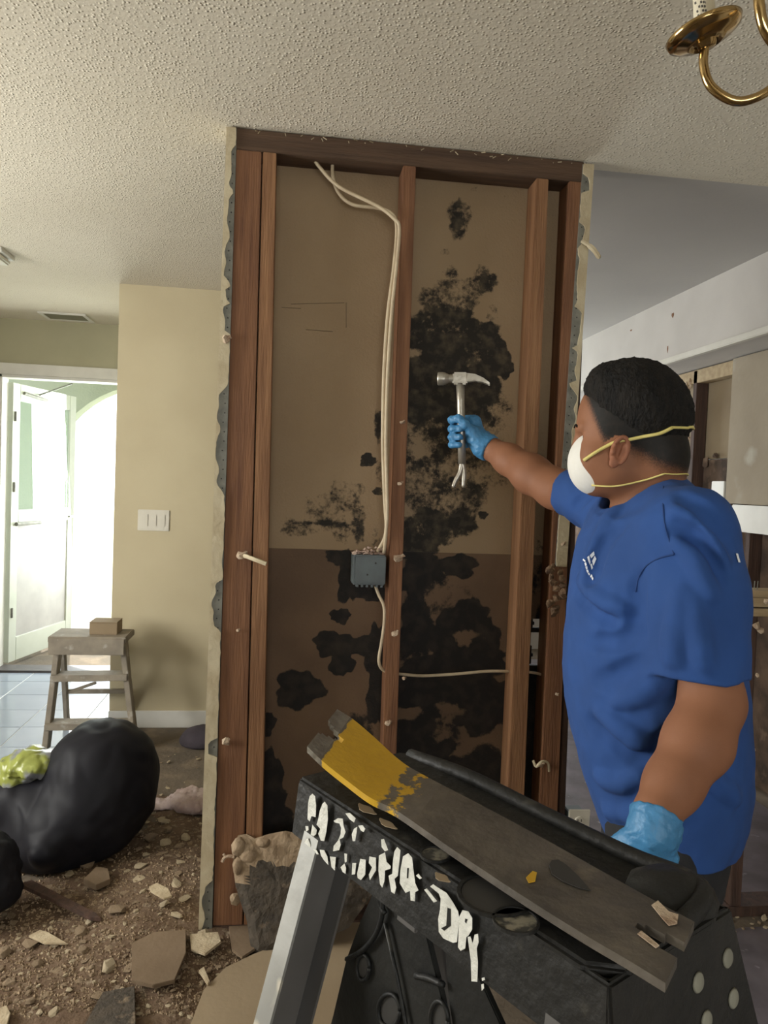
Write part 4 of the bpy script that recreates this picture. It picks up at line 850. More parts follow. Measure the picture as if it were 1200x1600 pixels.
FOLDS = [([(999,905),(996,950),(998,985)], .008, 'sub', 1.0), ([(1062,930),(1056,985),(1050,1030)], .010, 'add', 1.), ([(1000,990),(965,1003),(925,1002)], .006, 'sub', 1.), ([(1002,1035),(965,1052),(935,1066)], .006, 'sub', 1.), ([(1040,1060),(1000,1085),(965,1098)], .006, 'add', 1.),
 ([(925,1130),(955,1155),(985,1178),(1003,1184)], .008, 'sub', 1.), ([(1003,1184),(1030,1165),(1048,1150)], .007, 'sub', 1.), ([(940,1115),(975,1142),(1005,1165)], .008, 'add', 1.), ([(1000,1215),(965,1225),(935,1215)], .006, 'add', 1.),
 ([(900,925),(930,955),(955,968)], .006, 'sub', 1.), ([(905,905),(935,935),(970,950)], .006, 'add', 1.), ([(960,800),(935,845),(915,900)], .007, 'add', 1.), ([(975,815),(940,860),(925,910)], .006, 'sub', 1.),
 ([(1060,800),(1100,830),(1130,880)], .006, 'add', 1.), ([(1062,820),(1095,850),(1122,900)], .006, 'sub', 1.), ([(1065,775),(1105,805),(1138,850)], .006, 'sub', 1.), ([(1060,850),(1090,880),(1110,930)], .006, 'add', 1.),
 ([(1085,940),(1095,1000),(1100,1040)], .008, 'add', 1.), ([(900,790),(915,775),(935,762)], .005, 'sub', 1.), ([(1090,1180),(1120,1220),(1150,1250)], .007, 'add', 1.), ([(950,1270),(1000,1275),(1060,1270)], .006, 'add', 1.)]
FP = [(S.onto(px, 0, d0=1.0), r, op) for px, r, op, _ in FOLDS]
for pts, r, op in FP:
    pts = [p+S.grad(p)*(.95*r if op == 'sub' else -.25*r) for p in pts]
    if len(pts) > 1: S.chain(catmull(pts, 3), [r]*(3*(len(pts)-1)+1), .022, op)
S.put(S.lo, S.lo+S.h*S.n, lambda X, Y, Z: .0022*wob(X, Y, Z*.7, 38, 2)+.0012*wob(X, Y, Z*.6, 85, 5), op='disp', pad=0)
hem = P(1040, 1296, DM); S.half(hem, -UP*1.0-FB*.10+SB*.05, .004, hi=(1.32, -.45, hem[2]+.10))
S.cap(FSL-dF*.25, FSL+dF*.1, .044, .050, .006, 'sub')
cn = FB*.101+UP*.136; cn /= np.linalg.norm(cn); cp0 = P(1008, 764, 1.44); na_ = NT-NB; na_ /= np.linalg.norm(na_)
def neckhole(X, Y, Z):
    q = (X-cp0[0])*cn[0]+(Y-cp0[1])*cn[1]+(Z-cp0[2])*cn[2]; c_ = NB+FB*.010
    t = (X-c_[0])*na_[0]+(Y-c_[1])*na_[1]+(Z-c_[2])*na_[2]; rad = np.sqrt(np.maximum((X-c_[0])**2+(Y-c_[1])**2+(Z-c_[2])**2-t*t, 0)); return np.maximum(-q, rad-.082)
S.put(NB-.2, NB+.25, neckhole, .010, 'sub')
shirt = link_mesh('t_shirt', S.mesh('t_shirt'), M_SHIRT, man, smooth=True)
# collar ring, seams, print
ring = []
for k in range(44):
    a = 2*math.pi*k/44; e1 = np.cross(SB, cn); dirn = e1*math.cos(a)+SB*math.sin(a); c0 = cp0+FB*.004; p = None
    for r_ in np.linspace(.04, .13, 120):
        q = c0+dirn*r_-cn*.004
        if S.val(q) < 0: p = q; break
    if p is not None: ring.append(p+cn*.003)
if len(ring) > 30:
    bm = nb(); tube(bm, ring+ring[:1], .0055, 8); obj('collar', bm, M_SHIRT, shirt, smooth=True)
M_SEAM = pm('darker_blue_seam', (.012, .045, .17), rough=.9)
for px in ([(1036,760),(1036,790),(1040,825),(1053,866)], [(1053,866),(1030,872),(1010,884),(998,902),(993,925)]):
    pts = S.onto(px, .0002, d0=1.0)
    if len(pts) > 1: bm = nb(); tube(bm, catmull(pts, 5), .0013, 5); obj('seam', bm, M_SEAM, shirt)
def decal(polys, ox, oy, sc, F, off=.0016):
    bm = nb()
    for poly in polys:
        pts = F.onto([(ox+x/sc, oy+y/sc) for x, y in poly], off, d0=.9)
        if len(pts) > 2: bm.faces.new([bm.verts.new(tuple(p)) for p in pts])
    return bm
LOGO = [[(540,470),(650,360),(670,455),(578,555)], [(600,625),(675,480),(720,570),(640,755)], [(478,525),(525,480),(558,660),(545,740),(500,640)], [(552,725),(592,690),(625,810),(590,865)],
 [(365,605),(385,570),(435,620),(425,660)],[(405,680),(445,660),(462,740),(425,760)],[(425,775),(470,760),(482,830),(448,860)],[(448,872),(490,850),(515,920),(480,945)],[(485,955),(520,935),(552,985),(525,1020)],[(550,1040),(595,985),(622,1045),(585,1085)],[(592,1092),(628,1055),(650,1095),(632,1155)]]
obj('chest_print', decal(LOGO, 890, 840, 1200/70, S), M_LOGO, shirt)
obj('back_print', decal([[(400,525),(425,525),(455,635),(430,635)]], 1100-1.5, 800, 8, S, .002), M_LOGO, shirt)
# --- trousers, boots, gloves
T = Field((.62, -1.30, .03), (1.32, -.50, .86), .006)
torso(T, .022, .03, .70, .80)
for p, s in LEGS: T.chain([np.array([p[0], p[1], .80]), np.array([p[0], p[1], .44])+FB*.012, np.array([p[0], p[1], .09])-FB*.005], [.108, .085, .076], .03)
T.put(T.lo, T.lo+T.h*T.n, lambda X, Y, Z: .004*wob(X, Y, Z, 32, 4)*np.clip((.5-Z)*3, .3, 1), op='disp', pad=0)
T.half((0, 0, .06), -UP, .004); T.half((0, 0, .84), UP, .004)
link_mesh('trousers', T.mesh('trousers'), M_PANTS, man, smooth=True)
for p, s in LEGS:
    q = p*np.array([1, 1, 0]); G = Field(q-np.array([.25, .25, 0]), q+np.array([.25, .25, .16]), .005); G.cap(q+UP*.05-FB*.055, q+UP*.045+FB*.15, .046, .042, .02); G.cap(q+UP*.05-FB*.02, q+UP*.13-FB*.02, .052, .052, .02); G.half(q+UP*.006, -UP, .004)
    link_mesh('boot', G.mesh('boot'), M_SHOE, man, smooth=True)
G = Field(P(735, 680, 2.0)-.15, P(735, 680, 2.0)+.15, .0026); hand_right(G, .0012, .012); G.cap(WRF, P(761, 699, 1.99), .0345, .0345, .01)
dw = WRF-P(757, 696, 2.0); dw /= np.linalg.norm(dw); G.half(P(767, 702, 1.985), dw, .002)
G.put(G.lo, G.lo+G.h*G.n, lambda X, Y, Z: .0012*ridge(X, Y, Z, 150, 2), op='disp', pad=0)
link_mesh('glove', G.mesh('glove'), M_GLOVE, man, smooth=True)
G = Field(P(1020, 1340, 1.09)-np.array([.13, .13, .17]), P(1020, 1340, 1.09)+np.array([.13, .13, .14]), .0028); hand_left(G, .0016, .012); G.cap(P(1030, 1262, 1.105), P(1024, 1290, 1.095), .0395, .037, .012)
G.half(P(1027, 1274, 1.10), P(1040, 1245, 1.12)-P(1022, 1300, 1.09), .002)
G.put(G.lo, G.lo+G.h*G.n, lambda X, Y, Z: .0015*ridge(X, Y, Z*1.6, 105, 6), op='disp', pad=0)
link_mesh('glove', G.mesh('glove'), M_GLOVE, man, smooth=True)
# --- hammer
hm = thing('hammer', 'all-steel claw hammer with a forked pry end held in the blue gloved hand', 'hammer', tuple(P(722, 760, 2.0)))
R2 = RC; HT = P(719, 590, 2.0)
bm = nb(); tube(bm, [P(719, 588, 2.0), P(720, 630, 2.0), P(721, 680, 2.0), P(722, 725, 2.0)], [.0125, .0105, .0115, .0105], 12); obj('shaft', bm, M_HAMMER, hm, smooth=True)
bm = nb()
for s in (-1, 1): tube(bm, catmull([P(722, 722, 2.0), P(722+s*3, 738, 2.0), P(720+s*6.5-2, 752, 2.0), P(719+s*8-3, 762, 2.0)], 4), [.0075]*4+[.007]*4+[.006]*4+[.0035], 8)
obj('pry_fork', bm, M_HAMMER, hm, smooth=True)
hd = R2*.985+UP*.01-AW*.15; hd /= np.linalg.norm(hd); hc = P(719, 592, 2.0); hu = np.cross(AW, hd); hu /= np.linalg.norm(hu); hu = hu if hu[2] > 0 else -hu; hn = np.cross(hd, hu)
bm = nb(); obox(bm, hc, hd, hu, hn, .020, .0165, .014); obj('head_block', bm, M_HAMMER, hm, bevel=.004)
bm = nb(); lathe(bm, hc-hd*.018, [(0, 0), (.0125, 0), (.0115, .012), (.0165, .022), (.0180, .028), (.0180, .040), (.0165, .043), (0, .043)], -hd, 24); obj('striking_face', bm, M_HAMMER, hm)
bm = nb()
for s in (-1, 1):
    st_ = [(hc+hd*x+hu*y+hn*s*w, tx, ty) for x, y, w, tx, ty in ((.015, .003, .006, .006, .012), (.040, .003, .008, .0055, .009), (.062, -.004, .010, .005, .006), (.080, -.014, .0115, .0035, .003))]
    rg = [[bm.verts.new(tuple(c_+hn*i*tx+hu*j*ty)) for i, j in ((-1, -1), (1, -1), (1, 1), (-1, 1))] for c_, tx, ty in st_]
    for A_, B_ in zip(rg, rg[1:]):
        for k in range(4): bm.faces.new([A_[k], A_[(k+1) % 4], B_[(k+1) % 4], B_[k]])
    bm.faces.new(rg[0][::-1]); bm.faces.new(rg[-1])
bmesh.ops.recalc_face_normals(bm, faces=bm.faces[:]); obj('claw', bm, M_HAMMER, hm, bevel=.001)

# ------------------------------------------------------------------ foreground stepladder with pry bar on its cap
ZC = 1.10
A0 = at(466, 1213, 2, ZC); LX = np.array([.505, -.863, 0]); LX /= np.linalg.norm(LX); WX = np.array([-LX[1], LX[0], 0])   # along the cap; across it, away from the lettered side
LL, WW, TH = .385, .155, .062
fl_ = thing('stepladder', 'black plastic topped stepladder with white hand-painted lettering in the foreground', 'ladder', tuple((A0+LX*LL/2+WX*WW/2)*np.array([1, 1, 0])))
def Lp(l, w, z): return A0+LX*l+WX*w+UP*z
def lbox(l0, l1, w0, w1, z0, z1, bm=None, taper=0.):
    bm = bm or nb(); hexa(bm, [Lp(l0-taper, w0-taper, z0), Lp(l1+taper, w0-taper, z0), Lp(l1+taper, w1+taper, z0), Lp(l0-taper, w1+taper, z0), Lp(l0, w0, z1), Lp(l1, w0, z1), Lp(l1, w1, z1), Lp(l0, w1, z1)]); return bm
# cap: hollow tray, walls and top with recesses
bm = nb(); ws = .006
lbox(0, LL, 0, ws, -TH, -.004, bm, .004); lbox(0, LL, WW-ws, WW, -TH, -.004, bm, .0); lbox(0, ws, ws, WW-ws, -TH, -.004, bm); hexa(bm, [Lp(LL+.012, -.004, -.125), Lp(LL+.018, -.004, -.125), Lp(LL+.018, WW+.034, -.125), Lp(LL+.012, WW+.034, -.125), Lp(LL-ws, 0, -.004), Lp(LL, 0, -.004), Lp(LL, WW, -.004), Lp(LL-ws, WW, -.004)])
obj('cap_skirt', bm, M_CAP, fl_, bevel=.002)
bm = nb(); g = [(0, 0), (.03, 0), (LL-.02, 0), (LL, .02), (LL, WW-.02), (LL-.02, WW), (.02, WW), (0, WW-.02)]
prism(bm, [Lp(l, w, -.010) for l, w in g], UP, .010); obj('cap_top', bm, M_CAP, fl_, bevel=.003)
# raised rim at the far side and hump at the near right end
bm = nb(); tube(bm, catmull([Lp(.012, WW-.012, -.002), Lp(.10, WW-.008, .004), Lp(.2, WW-.008, .003), Lp(.30, WW-.008, .003), Lp(LL-.03, WW-.010, .008), Lp(LL-.008, WW-.03, .008), Lp(LL-.006, WW-.08, -.002)], 5), .0075, 10); obj('cap_rim', bm, M_CAP, fl_, smooth=True)
bm = nb(); lump(bm, Lp(LL-.035, WW-.03, -.006), .04, .035, .026, 60, 5, .04); obj('corner_hump', bm, M_CAP, fl_, smooth=True)
def disc(l, w, r, z=.0006, mat=M_DUSTPATCH, name='cap_boss', rim=True):
    bm = nb(); lathe(bm, Lp(l, w, z), [(0, .0006), (r*.88, .0006), (r*.88, -.001)], UP, 26); o_ = obj(name, bm, mat, fl_); bm = nb(); lathe(bm, Lp(l, w, z), [(r*.88, -.001), (r*.9, .0015), (r, .0015), (r, -.001)], UP, 26); obj('boss_rim', bm, M_CAP, fl_); return o_
for (u, v, r) in ((680, 1337, .013), (806, 1440, .017)):
    p = at(u, v, 2, ZC); d_ = p-A0; disc(d_@LX, d_@WX, r)
for (u, v, r) in ((775, 1400, .030), (705, 1300, .016)):
    p = at(u, v, 2, ZC); d_ = p-A0; disc(d_@LX, d_@WX, r, mat=M_SLOT, name='tool_hole')
for (u, v, a_, b_) in ((572, 1265, .013, .005), (605, 1288, .012, .004), (912, 1467, .006, .0018), (934, 1476, .005, .0016), (690, 1372, .008, .004)):
    bm = nb(); c_ = at(u, v, 2, ZC+.0008); pts = [c_+LX*a_*math.cos(t)*(1+.2*math.sin(3*t))+WX*b_*math.sin(t)*(1+.25*math.cos(4*t)) for t in np.linspace(0, 6.283, 15)[:-1]]; prism(bm, pts, UP, .0008); obj('plaster_smear', bm, M_SHEET, fl_)
# the white lettering on the long side (only its strokes that can be made out)
nF = -WX; pF = Lp(0, -.0052, 0)
def paint(polys, ox, oy, sc):
    bm = nb()
    for poly in polys:
        pts = [atp(ox+x/sc, oy+y/sc, pF, nF) for x, y in poly]; prism(bm, pts, nF, .0003)
    return bm
ST1 = [[(245,600),(250,450),(265,385),(290,360),(315,385),(325,470),(320,580),(280,570),(265,620)], [(345,600),(360,520),(385,455),(405,435),(430,470),(435,600),(420,720),(400,805),(370,800),(345,735),(365,690),(330,650)],
 [(290,650),(330,700),(325,740),(300,760),(275,745)],[(225,665),(250,665),(255,700),(232,715)],[(215,820),(245,770),(275,845),(265,875),(225,865)],[(295,870),(330,890),(350,930),(335,930),(300,895)],[(360,885),(400,890),(430,950),(440,1030),(400,985),(370,940)],
 [(490,615),(530,590),(575,595),(580,650),(600,720),(580,770),(545,790),(555,840),(540,890),(485,900),(490,850),(530,800),(555,740),(560,680),(545,640),(500,630)],[(600,545),(640,540),(695,590),(680,630),(640,600)],[(660,740),(680,690),(710,670),(705,720),(690,805),(668,805)],[(720,660),(760,655),(785,690),(770,720),(745,705)],
 [(455,950),(510,955),(500,1080),(470,1050)],[(555,1050),(590,1015),(605,1060),(600,1110),(575,1095)],[(665,1010),(700,1010),(690,1115),(660,1120)],[(590,920),(615,925),(610,1000),(595,1005)],[(710,1110),(740,970),(790,980),(785,1120),(745,1170),(715,1150)],[(825,950),(885,960),(885,1080),(830,1170),(820,1120),(850,1050),(820,1010)],
 [(935,790),(960,785),(1000,890),(970,900),(940,860)],[(915,940),(970,910),(985,1000),(1025,1040),(1020,1065),(970,1080),(965,1180),(945,1240),(925,1210),(910,1080)],[(1060,900),(1085,860),(1115,890),(1105,1000),(1090,1130),(1060,1160),(1075,1240),(1060,1300),(1030,1280),(1005,1130),(1040,1110),(1045,1000)]]
ST2 = [[(250,290),(290,265),(320,300),(330,390),(345,500),(370,555),(345,570),(340,640),(310,635),(305,560),(270,575),(225,500),(230,400)],[(352,440),(370,425),(398,460),(380,468)],[(462,525),(485,508),(540,545),(590,575),(640,650),(680,720),(690,780),(670,960),(640,965),(565,930),(530,880),(525,780),(540,700),(545,620),(530,580)],[(415,550),(435,540),(515,640),(490,650)],
 [(690,760),(715,710),(760,720),(790,770),(790,860),(760,910),(745,920),(735,1010),(700,1028),(680,1000)],[(755,920),(775,915),(795,970),(810,900),(835,895),(840,960),(825,1010),(835,1120),(830,1270),(785,1265),(780,1100)],[(865,1240),(885,1235),(890,1255),(868,1262)],[(862,1290),(880,1285),(882,1320),(865,1340)]]
obj('painted_lettering', paint(ST1, 440, 1180, 6), M_PAINT, fl_); obj('painted_lettering', paint(ST2, 580, 1280, 5), M_PAINT, fl_)
# gaps inside the letters
CT = [[(285,380),(297,380),(292,460),(282,460)],[(600,690),(625,700),(625,830),(600,850),(575,870),(550,850),(590,830)],[(738,775),(755,780),(745,812),(736,800)]]
for ct in CT:
    bm = paint([ct], 580, 1280, 5)
    for v_ in bm.verts: v_.co += Vector(nF*.0003)
    obj('lettering_gap', bm, M_CAPD, fl_)
# gussets under the cap, rails, steps
def rail(l, w, dl_, dw_, name, mat, mat2):
    """C-channel rail from the cap to the floor"""
    t0, t1 = Lp(l, w, -.035), np.array([*(Lp(l, w, 0)+LX*dl_+WX*dw_)[:2], .0]); ax = t1-t0; ax /= np.linalg.norm(ax)
    bm = nb(); a_ = .027; d1 = LX*(1 if l < .2 else -1)
    def pl_(p, o, t): hexa(bm, [q+LX*x+WX*y for q in (t1, t0) for x, y in o])
    s_ = 1 if l < .2 else -1; f_ = 1 if dw_ > 0 else -1
    pl_(0, [(-.0*s_, -.012), (.026*s_, -.012), (.026*s_, -.009), (0, -.009)], 0)
    o1 = obj(name, bm, mat, fl_); bm = nb()
    hexa(bm, [q+LX*x+WX*y for q in (t1, t0) for x, y in [(0, -.009), (.003*s_, -.009), (.003*s_, .045), (0, .045)]]); hexa(bm, [q+LX*x+WX*y for q in (t1, t0) for x, y in [(.003*s_, .042), (.026*s_, .042), (.026*s_, .045), (.003*s_, .045)]]); hexa(bm, [q+LX*x+WX*y for q in (t1, t0) for x, y in [(.0235*s_, -.009), (.026*s_, -.009), (.026*s_, .02), (.0235*s_, .02)]])
    obj('web', bm, mat2, o1)
    bm = nb(); hexa(bm, [t1+LX*x+WX*y+UP*z for z in (0, .03) for x, y in [(-.004*s_, -.016), (.03*s_, -.016), (.03*s_, .05), (-.004*s_, .05)]]); obj('rubber_foot', bm, M_CAPD, o1)
    return t0, t1
r1 = rail(.022, .012, -.08, -.24, 'rail', M_ALU, M_RAILD); r2 = rail(LL-.022, .012, .08, -.24, 'rail', M_RAILD, M_RAILD)  # near-end rails, front and rear, coloured dark to sink out of view
rail(.022, WW-.05, -.05, .30, 'rear_rail', M_ALU, M_RAILD); rail(LL-.022, WW-.05, .05, .30, 'rear_rail', M_RAILD, M_RAILD)
for zf in (.28, .55, .8):
    a_ = r1[0]+(r1[1]-r1[0])*zf; b_ = r2[0]+(r2[1]-r2[0])*zf
    bm = nb(); hexa(bm, [q+WX*y+UP*z for z in (-.02, 0) for q, y in ((a_, -.012), (b_, -.012), (b_, .075), (a_, .075))]); obj('step', bm, M_CAPD, fl_, bevel=.003)
# black moulded bracing plate with bosses behind the lettered side
WG = .030
def gp(u, v): return atp(u, v, Lp(0, WG, 0), nF)
def plate(px, name, t=.006, mat=M_CAPD): bm = nb(); prism(bm, [gp(u, v) for u, v in px], WX, t); return obj(name, bm, mat, fl_, bevel=.001)
plate([(592,1372),(652,1400),(668,1470),(690,1560),(712,1680),(495,1680),(520,1585),(540,1500),(562,1440)], 'brace_plate')
plate([(690,1420),(745,1520),(800,1640),(830,1700),(722,1700),(700,1560)], 'brace_plate')
def ringpx(u, v, ru, rv, r=.0022, a0_=0, a1_=6.2832, name='boss_ring'):
    bm = nb(); tube(bm, [gp(u+ru*math.cos(t), v+rv*math.sin(t))-WX*.003 for t in np.linspace(a0_, a1_, 28)], r, 6); return obj(name, bm, M_CAP, fl_, smooth=True)
for q in ((571, 1510, 10, 20), (612, 1577, 17, 26), (690, 1592, 14, 30), (655, 1640, 16, 24)): ringpx(*q)
for q in ((571, 1510, 9, 18), (612, 1577, 15, 24), (690, 1592, 12, 27)):
    bm = nb(); prism(bm, [gp(q[0]+q[2]*math.cos(t), q[1]+q[3]*math.sin(t))-WX*.0012 for t in np.linspace(0, 6.283, 21)[:-1]], -WX, .0006); obj('boss_hole', bm, M_SLOT, fl_)
bm = nb(); tube(bm, catmull([gp(u, v)-WX*.005 for u, v in ((605,1392),(603,1430),(592,1460),(575,1480),(560,1490),(548,1496))], 5), .0026, 6); obj('brace_rib', bm, M_CAP, fl_, smooth=True)
bm = nb(); tube(bm, catmull([gp(u, v)-WX*.005 for u, v in ((597,1385),(601,1410),(608,1425))], 5), .003, 6); obj('brace_rib', bm, M_CAP, fl_, smooth=True)
bm = nb(); tube(bm, [gp(u, v)-WX*.004 for u, v in ((607,1440),(627,1530),(640,1600),(650,1660))], .002, 6); obj('brace_rib', bm, M_CAP, fl_, smooth=True)
bm = nb(); tube(bm, catmull([gp(u, v)-WX*.004 for u, v in ((655,1522),(675,1526),(698,1536))], 4), .003, 6); obj('brace_rib', bm, M_CAP, fl_, smooth=True)
bm = nb(); prism(bm, [atp(u, v, Lp(0, .012, 0), nF) for u, v in ((623,1403),(652,1415),(648,1460),(619,1437))], WX, .004); obj('cap_tab', bm, M_RAILD, fl_, bevel=.001)
M_RIVET = pm('dull_rivet', (.22, .215, .17), (.17, .165, .13), 40, .75)
# rail rivets on the near right end
ne = LX*.121+UP*.018; ne /= np.linalg.norm(ne); pe = Lp(LL, 0, -.004)+ne*.0004
for u, v in ((1091,1535),(1137,1497),(1146,1560),(1104,1595)):
    c_ = atp(u, v, pe, ne); bm = nb(); lathe(bm, c_, [(0, .0016), (.006, .0012), (.0075, .0), (0, 0)], ne, 16); obj('rivet', bm, M_RIVET, fl_, smooth=True)
# the flat pry bar
pb = thing('pry_bar', 'flat steel pry bar with a chipped yellow notched end lying on the ladder cap', 'pry bar', tuple(at(800, 1360, 2, ZC+.012)))
STN = [((527,1108),(480,1166),.046),((552,1124),(505,1190),.036),((585,1152),(540,1218),.026),((625,1188),(578,1246),.019),((664,1212),(622,1268),.0155),((760,1262),(704,1325),.0145),((860,1316),(806,1393),.0145),((960,1372),(906,1456),.0145),((1030,1411),(976,1497),.0145),((1085,1440),(1040,1536),.0145)]
rows = []
for l_, r_, z in STN:
    a_, b_ = at(*l_, 2, ZC+z), at(*r_, 2, ZC+z); rows.append([a_+(b_-a_)*t for t in np.linspace(0, 1, 25)])
rows = np.array(rows); fine = []
for j in range(25): fine.append(catmull(list(rows[:, j]), 6))
fine = np.array(fine).transpose(1, 0, 2); nr = len(fine)
keep = np.ones((nr-1, 24), bool)
for i in range(nr-1):
    t = i/(nr-1)
    for j in range(24):
        if i < 7 and abs(j-11.5) < 3*(1.2-.17*i): keep[i, j] = False
        if i > nr-9 and abs(j-11.5) < 3*(.25+.13*(i-(nr-9))): keep[i, j] = False
piece = np.array([[0 if i < 5 else (1 if i < 26 else 2) for j in range(24)] for i in range(nr-1)])
M_YWORN = attr_mat('chipped_yellow_on_steel', 'wear', (.60, .36, .02), (.50, .29, .015), (.11, .095, .078), (.16, .14, .11), 14, 60, rough=.5, grain=70, amt=.55, lo=.46, hi=.54, bump=.12)
def barmesh(pid, name, mat):
    bm = nb(); top = {}; th = .0062; n_ = np.cross(fine[nr//2, 0]-fine[nr//2, 24], fine[nr//2+1, 12]-fine[nr//2, 12]); n_ /= np.linalg.norm(n_); n_ = n_ if n_[2] > 0 else -n_
    def vt_(i, j, k):
        if (i, j, k) not in top: top[(i, j, k)] = bm.verts.new(tuple(fine[i, j]-n_*th*k))
        return top[(i, j, k)]
    K = lambda i, j: 0 <= i < nr-1 and 0 <= j < 24 and keep[i, j] and piece[i, j] == pid
    for i in range(nr-1):
        for j in range(24):
            if not K(i, j): continue
            bm.faces.new([vt_(i, j, 0), vt_(i, j+1, 0), vt_(i+1, j+1, 0), vt_(i+1, j, 0)]); bm.faces.new([vt_(i, j, 1), vt_(i+1, j, 1), vt_(i+1, j+1, 1), vt_(i, j+1, 1)])
            for di, dj, e in ((-1, 0, ((i, j), (i, j+1))), (1, 0, ((i+1, j+1), (i+1, j))), (0, -1, ((i+1, j), (i, j))), (0, 1, ((i, j+1), (i+1, j+1)))):
                if not K(i+di, j+dj): (p_, q_) = e; bm.faces.new([vt_(*p_, 0), vt_(*p_, 1), vt_(*q_, 1), vt_(*q_, 0)])
    bmesh.ops.recalc_face_normals(bm, faces=bm.faces[:]); o_ = obj(name, bm, mat, pb)
    if pid == 1:
        t_ = (np.array([k_[0] for k_ in top], float)-5)/21
        w_ = np.interp(t_, [-.1, 0, .04, .10, .52, .66, .80, .88, .97, 1.1], [1.2, .75, .35, .08, .10, .32, .62, .42, .8, 1.2]); a_ = o_.data.attributes.new('wear', 'FLOAT', 'POINT'); a_.data.foreach_set('value', w_.astype('f'))
    return o_
barmesh(0, 'notched_tip', M_BARTIP); barmesh(1, 'yellow_bend', M_YWORN)['label'] = 'yellow painted curved end'; barmesh(2, 'shank', M_BAR)
tz = ZC+.0153
def onbar(px, name, mat, t=.0006):
    bm = nb(); prism(bm, [at(u, v, 2, tz) for u, v in px], UP, t); return obj(name, bm, mat, pb)
onbar([(858,1352),(862,1345),(872,1344),(885,1352),(905,1371),(923,1392),(905,1388),(880,1378),(862,1366)], 'nail_slot', M_SLOT)
onbar([(822,1372),(832,1362),(839,1364),(836,1378),(826,1380)], 'yellow_chip', M_YELLOW)
bm = nb(); tube(bm, [at(u, v, 2, ZC+.012) for u, v in ((693,1312),(712,1327),(735,1345),(755,1360),(800,1390))], .0024, 6); obj('yellow_edge', bm, M_YELLOW, pb)
onbar([(1018,1415),(1028,1408),(1045,1425),(1060,1430),(1058,1444),(1045,1447),(1035,1436)], 'plaster_smear', M_PLASTER)
onbar([(996,1460),(1002,1455),(1030,1478),(1025,1482)], 'plaster_smear', M_PLASTER)

# ------------------------------------------------------------------ small wooden stepladder by the entry, bin bags
wl = thing('wooden_stepladder', 'small weathered wooden stepladder standing by the entry wall', 'ladder', (-.78, 1.62, 0))
ya, yb = 1.60, 1.60
def bar(a_, b_, w, d_, name, mat=M_LADWOOD):
    a_, b_ = np.asarray(a_, float), np.asarray(b_, float); ax = (b_-a_)/np.linalg.norm(b_-a_); sd = np.cross(ax, (0, 1., 0)); sd = sd if np.linalg.norm(sd) > .3 else np.cross(ax, (1., 0, 0)); sd /= np.linalg.norm(sd); o3 = np.cross(ax, sd)
    bm = nb(); obox(bm, (a_+b_)/2, ax, sd, o3, np.linalg.norm(b_-a_)/2, w, d_); return obj(name, bm, mat, wl, bevel=.003)
lt, rt = at(93, 1000, 1, 1.66), at(192, 998, 1, 1.66); lb, rb = at(72, 1168, 1, 1.58), at(212, 1160, 1, 1.58); lb[2] = rb[2] = .002
bar(lt, lb+np.array([0, 0, .016]), .014, .03, 'leg'); bar(rt, rb+np.array([0, 0, .016]), .014, .03, 'leg')
lr, rr2 = lb+np.array([-.02, .42, .012]), rb+np.array([-.10, .42, .012]); bar(lt+np.array([0, .05, -.02]), lr, .012, .018, 'rear_leg'); bar(rt+np.array([0, .05, -.02]), rr2, .012, .018, 'rear_leg')
def cross(f, name, off=0., y_=0.): a_, b_ = lt+(lb-lt)*f, rt+(rb-rt)*f; bm = nb(); obox(bm, (a_+b_)/2+np.array([0, y_, off]), (b_-a_)/np.linalg.norm(b_-a_), (0, 1, 0), (0, 0, 1), np.linalg.norm(b_-a_)/2+.01, .05, .016); return obj(name, bm, M_LADWOOD, wl, bevel=.003)
cross(.33, 'step'); cross(.76, 'step')
tp = (lt+rt)/2; bm = nb(); box(bm, lt[0]-.035, rt[0]+.03, 1.585, 1.80, tp[2]-.005, tp[2]+.028); obj('top_board', bm, M_LADWOOD, wl, bevel=.004)
bm = nb(); box(bm, lt[0]-.03, rt[0]+.025, 1.575, 1.60, tp[2]-.062, tp[2]+.02); obj('apron', bm, M_LADWOOD, wl, bevel=.003)
a_, b_ = lt+(lr-lt)*.62+np.array([0, .02, 0]), rt+(rr2-rt)*.62+np.array([0, .02, 0]); bar(a_, b_, .012, .01, 'rear_brace'); bar(a_+np.array([.02, -.01, 0]), a_+np.array([.16, 0, .05]), .008, .006, 'rear_brace')
bx0, bx1 = at(143, 974, 1, 1.68)[0], at(186, 974, 1, 1.68)[0]
bx = thing('small_box', 'small cream cardboard box sitting on top of the wooden stepladder', 'box', ((bx0+bx1)/2, 1.70, tp[2]+.0285))
bm = nb(); box(bm, bx0, bx1, 1.64, 1.76, tp[2]+.0285, tp[2]+.088); obj('carton', bm, M_SHEET, bx, bevel=.002)
bm = nb(); box(bm, bx0-.001, bx1+.001, 1.638, 1.762, tp[2]+.088, tp[2]+.094); obj('lid', bm, M_SHEET, bx, bevel=.002)
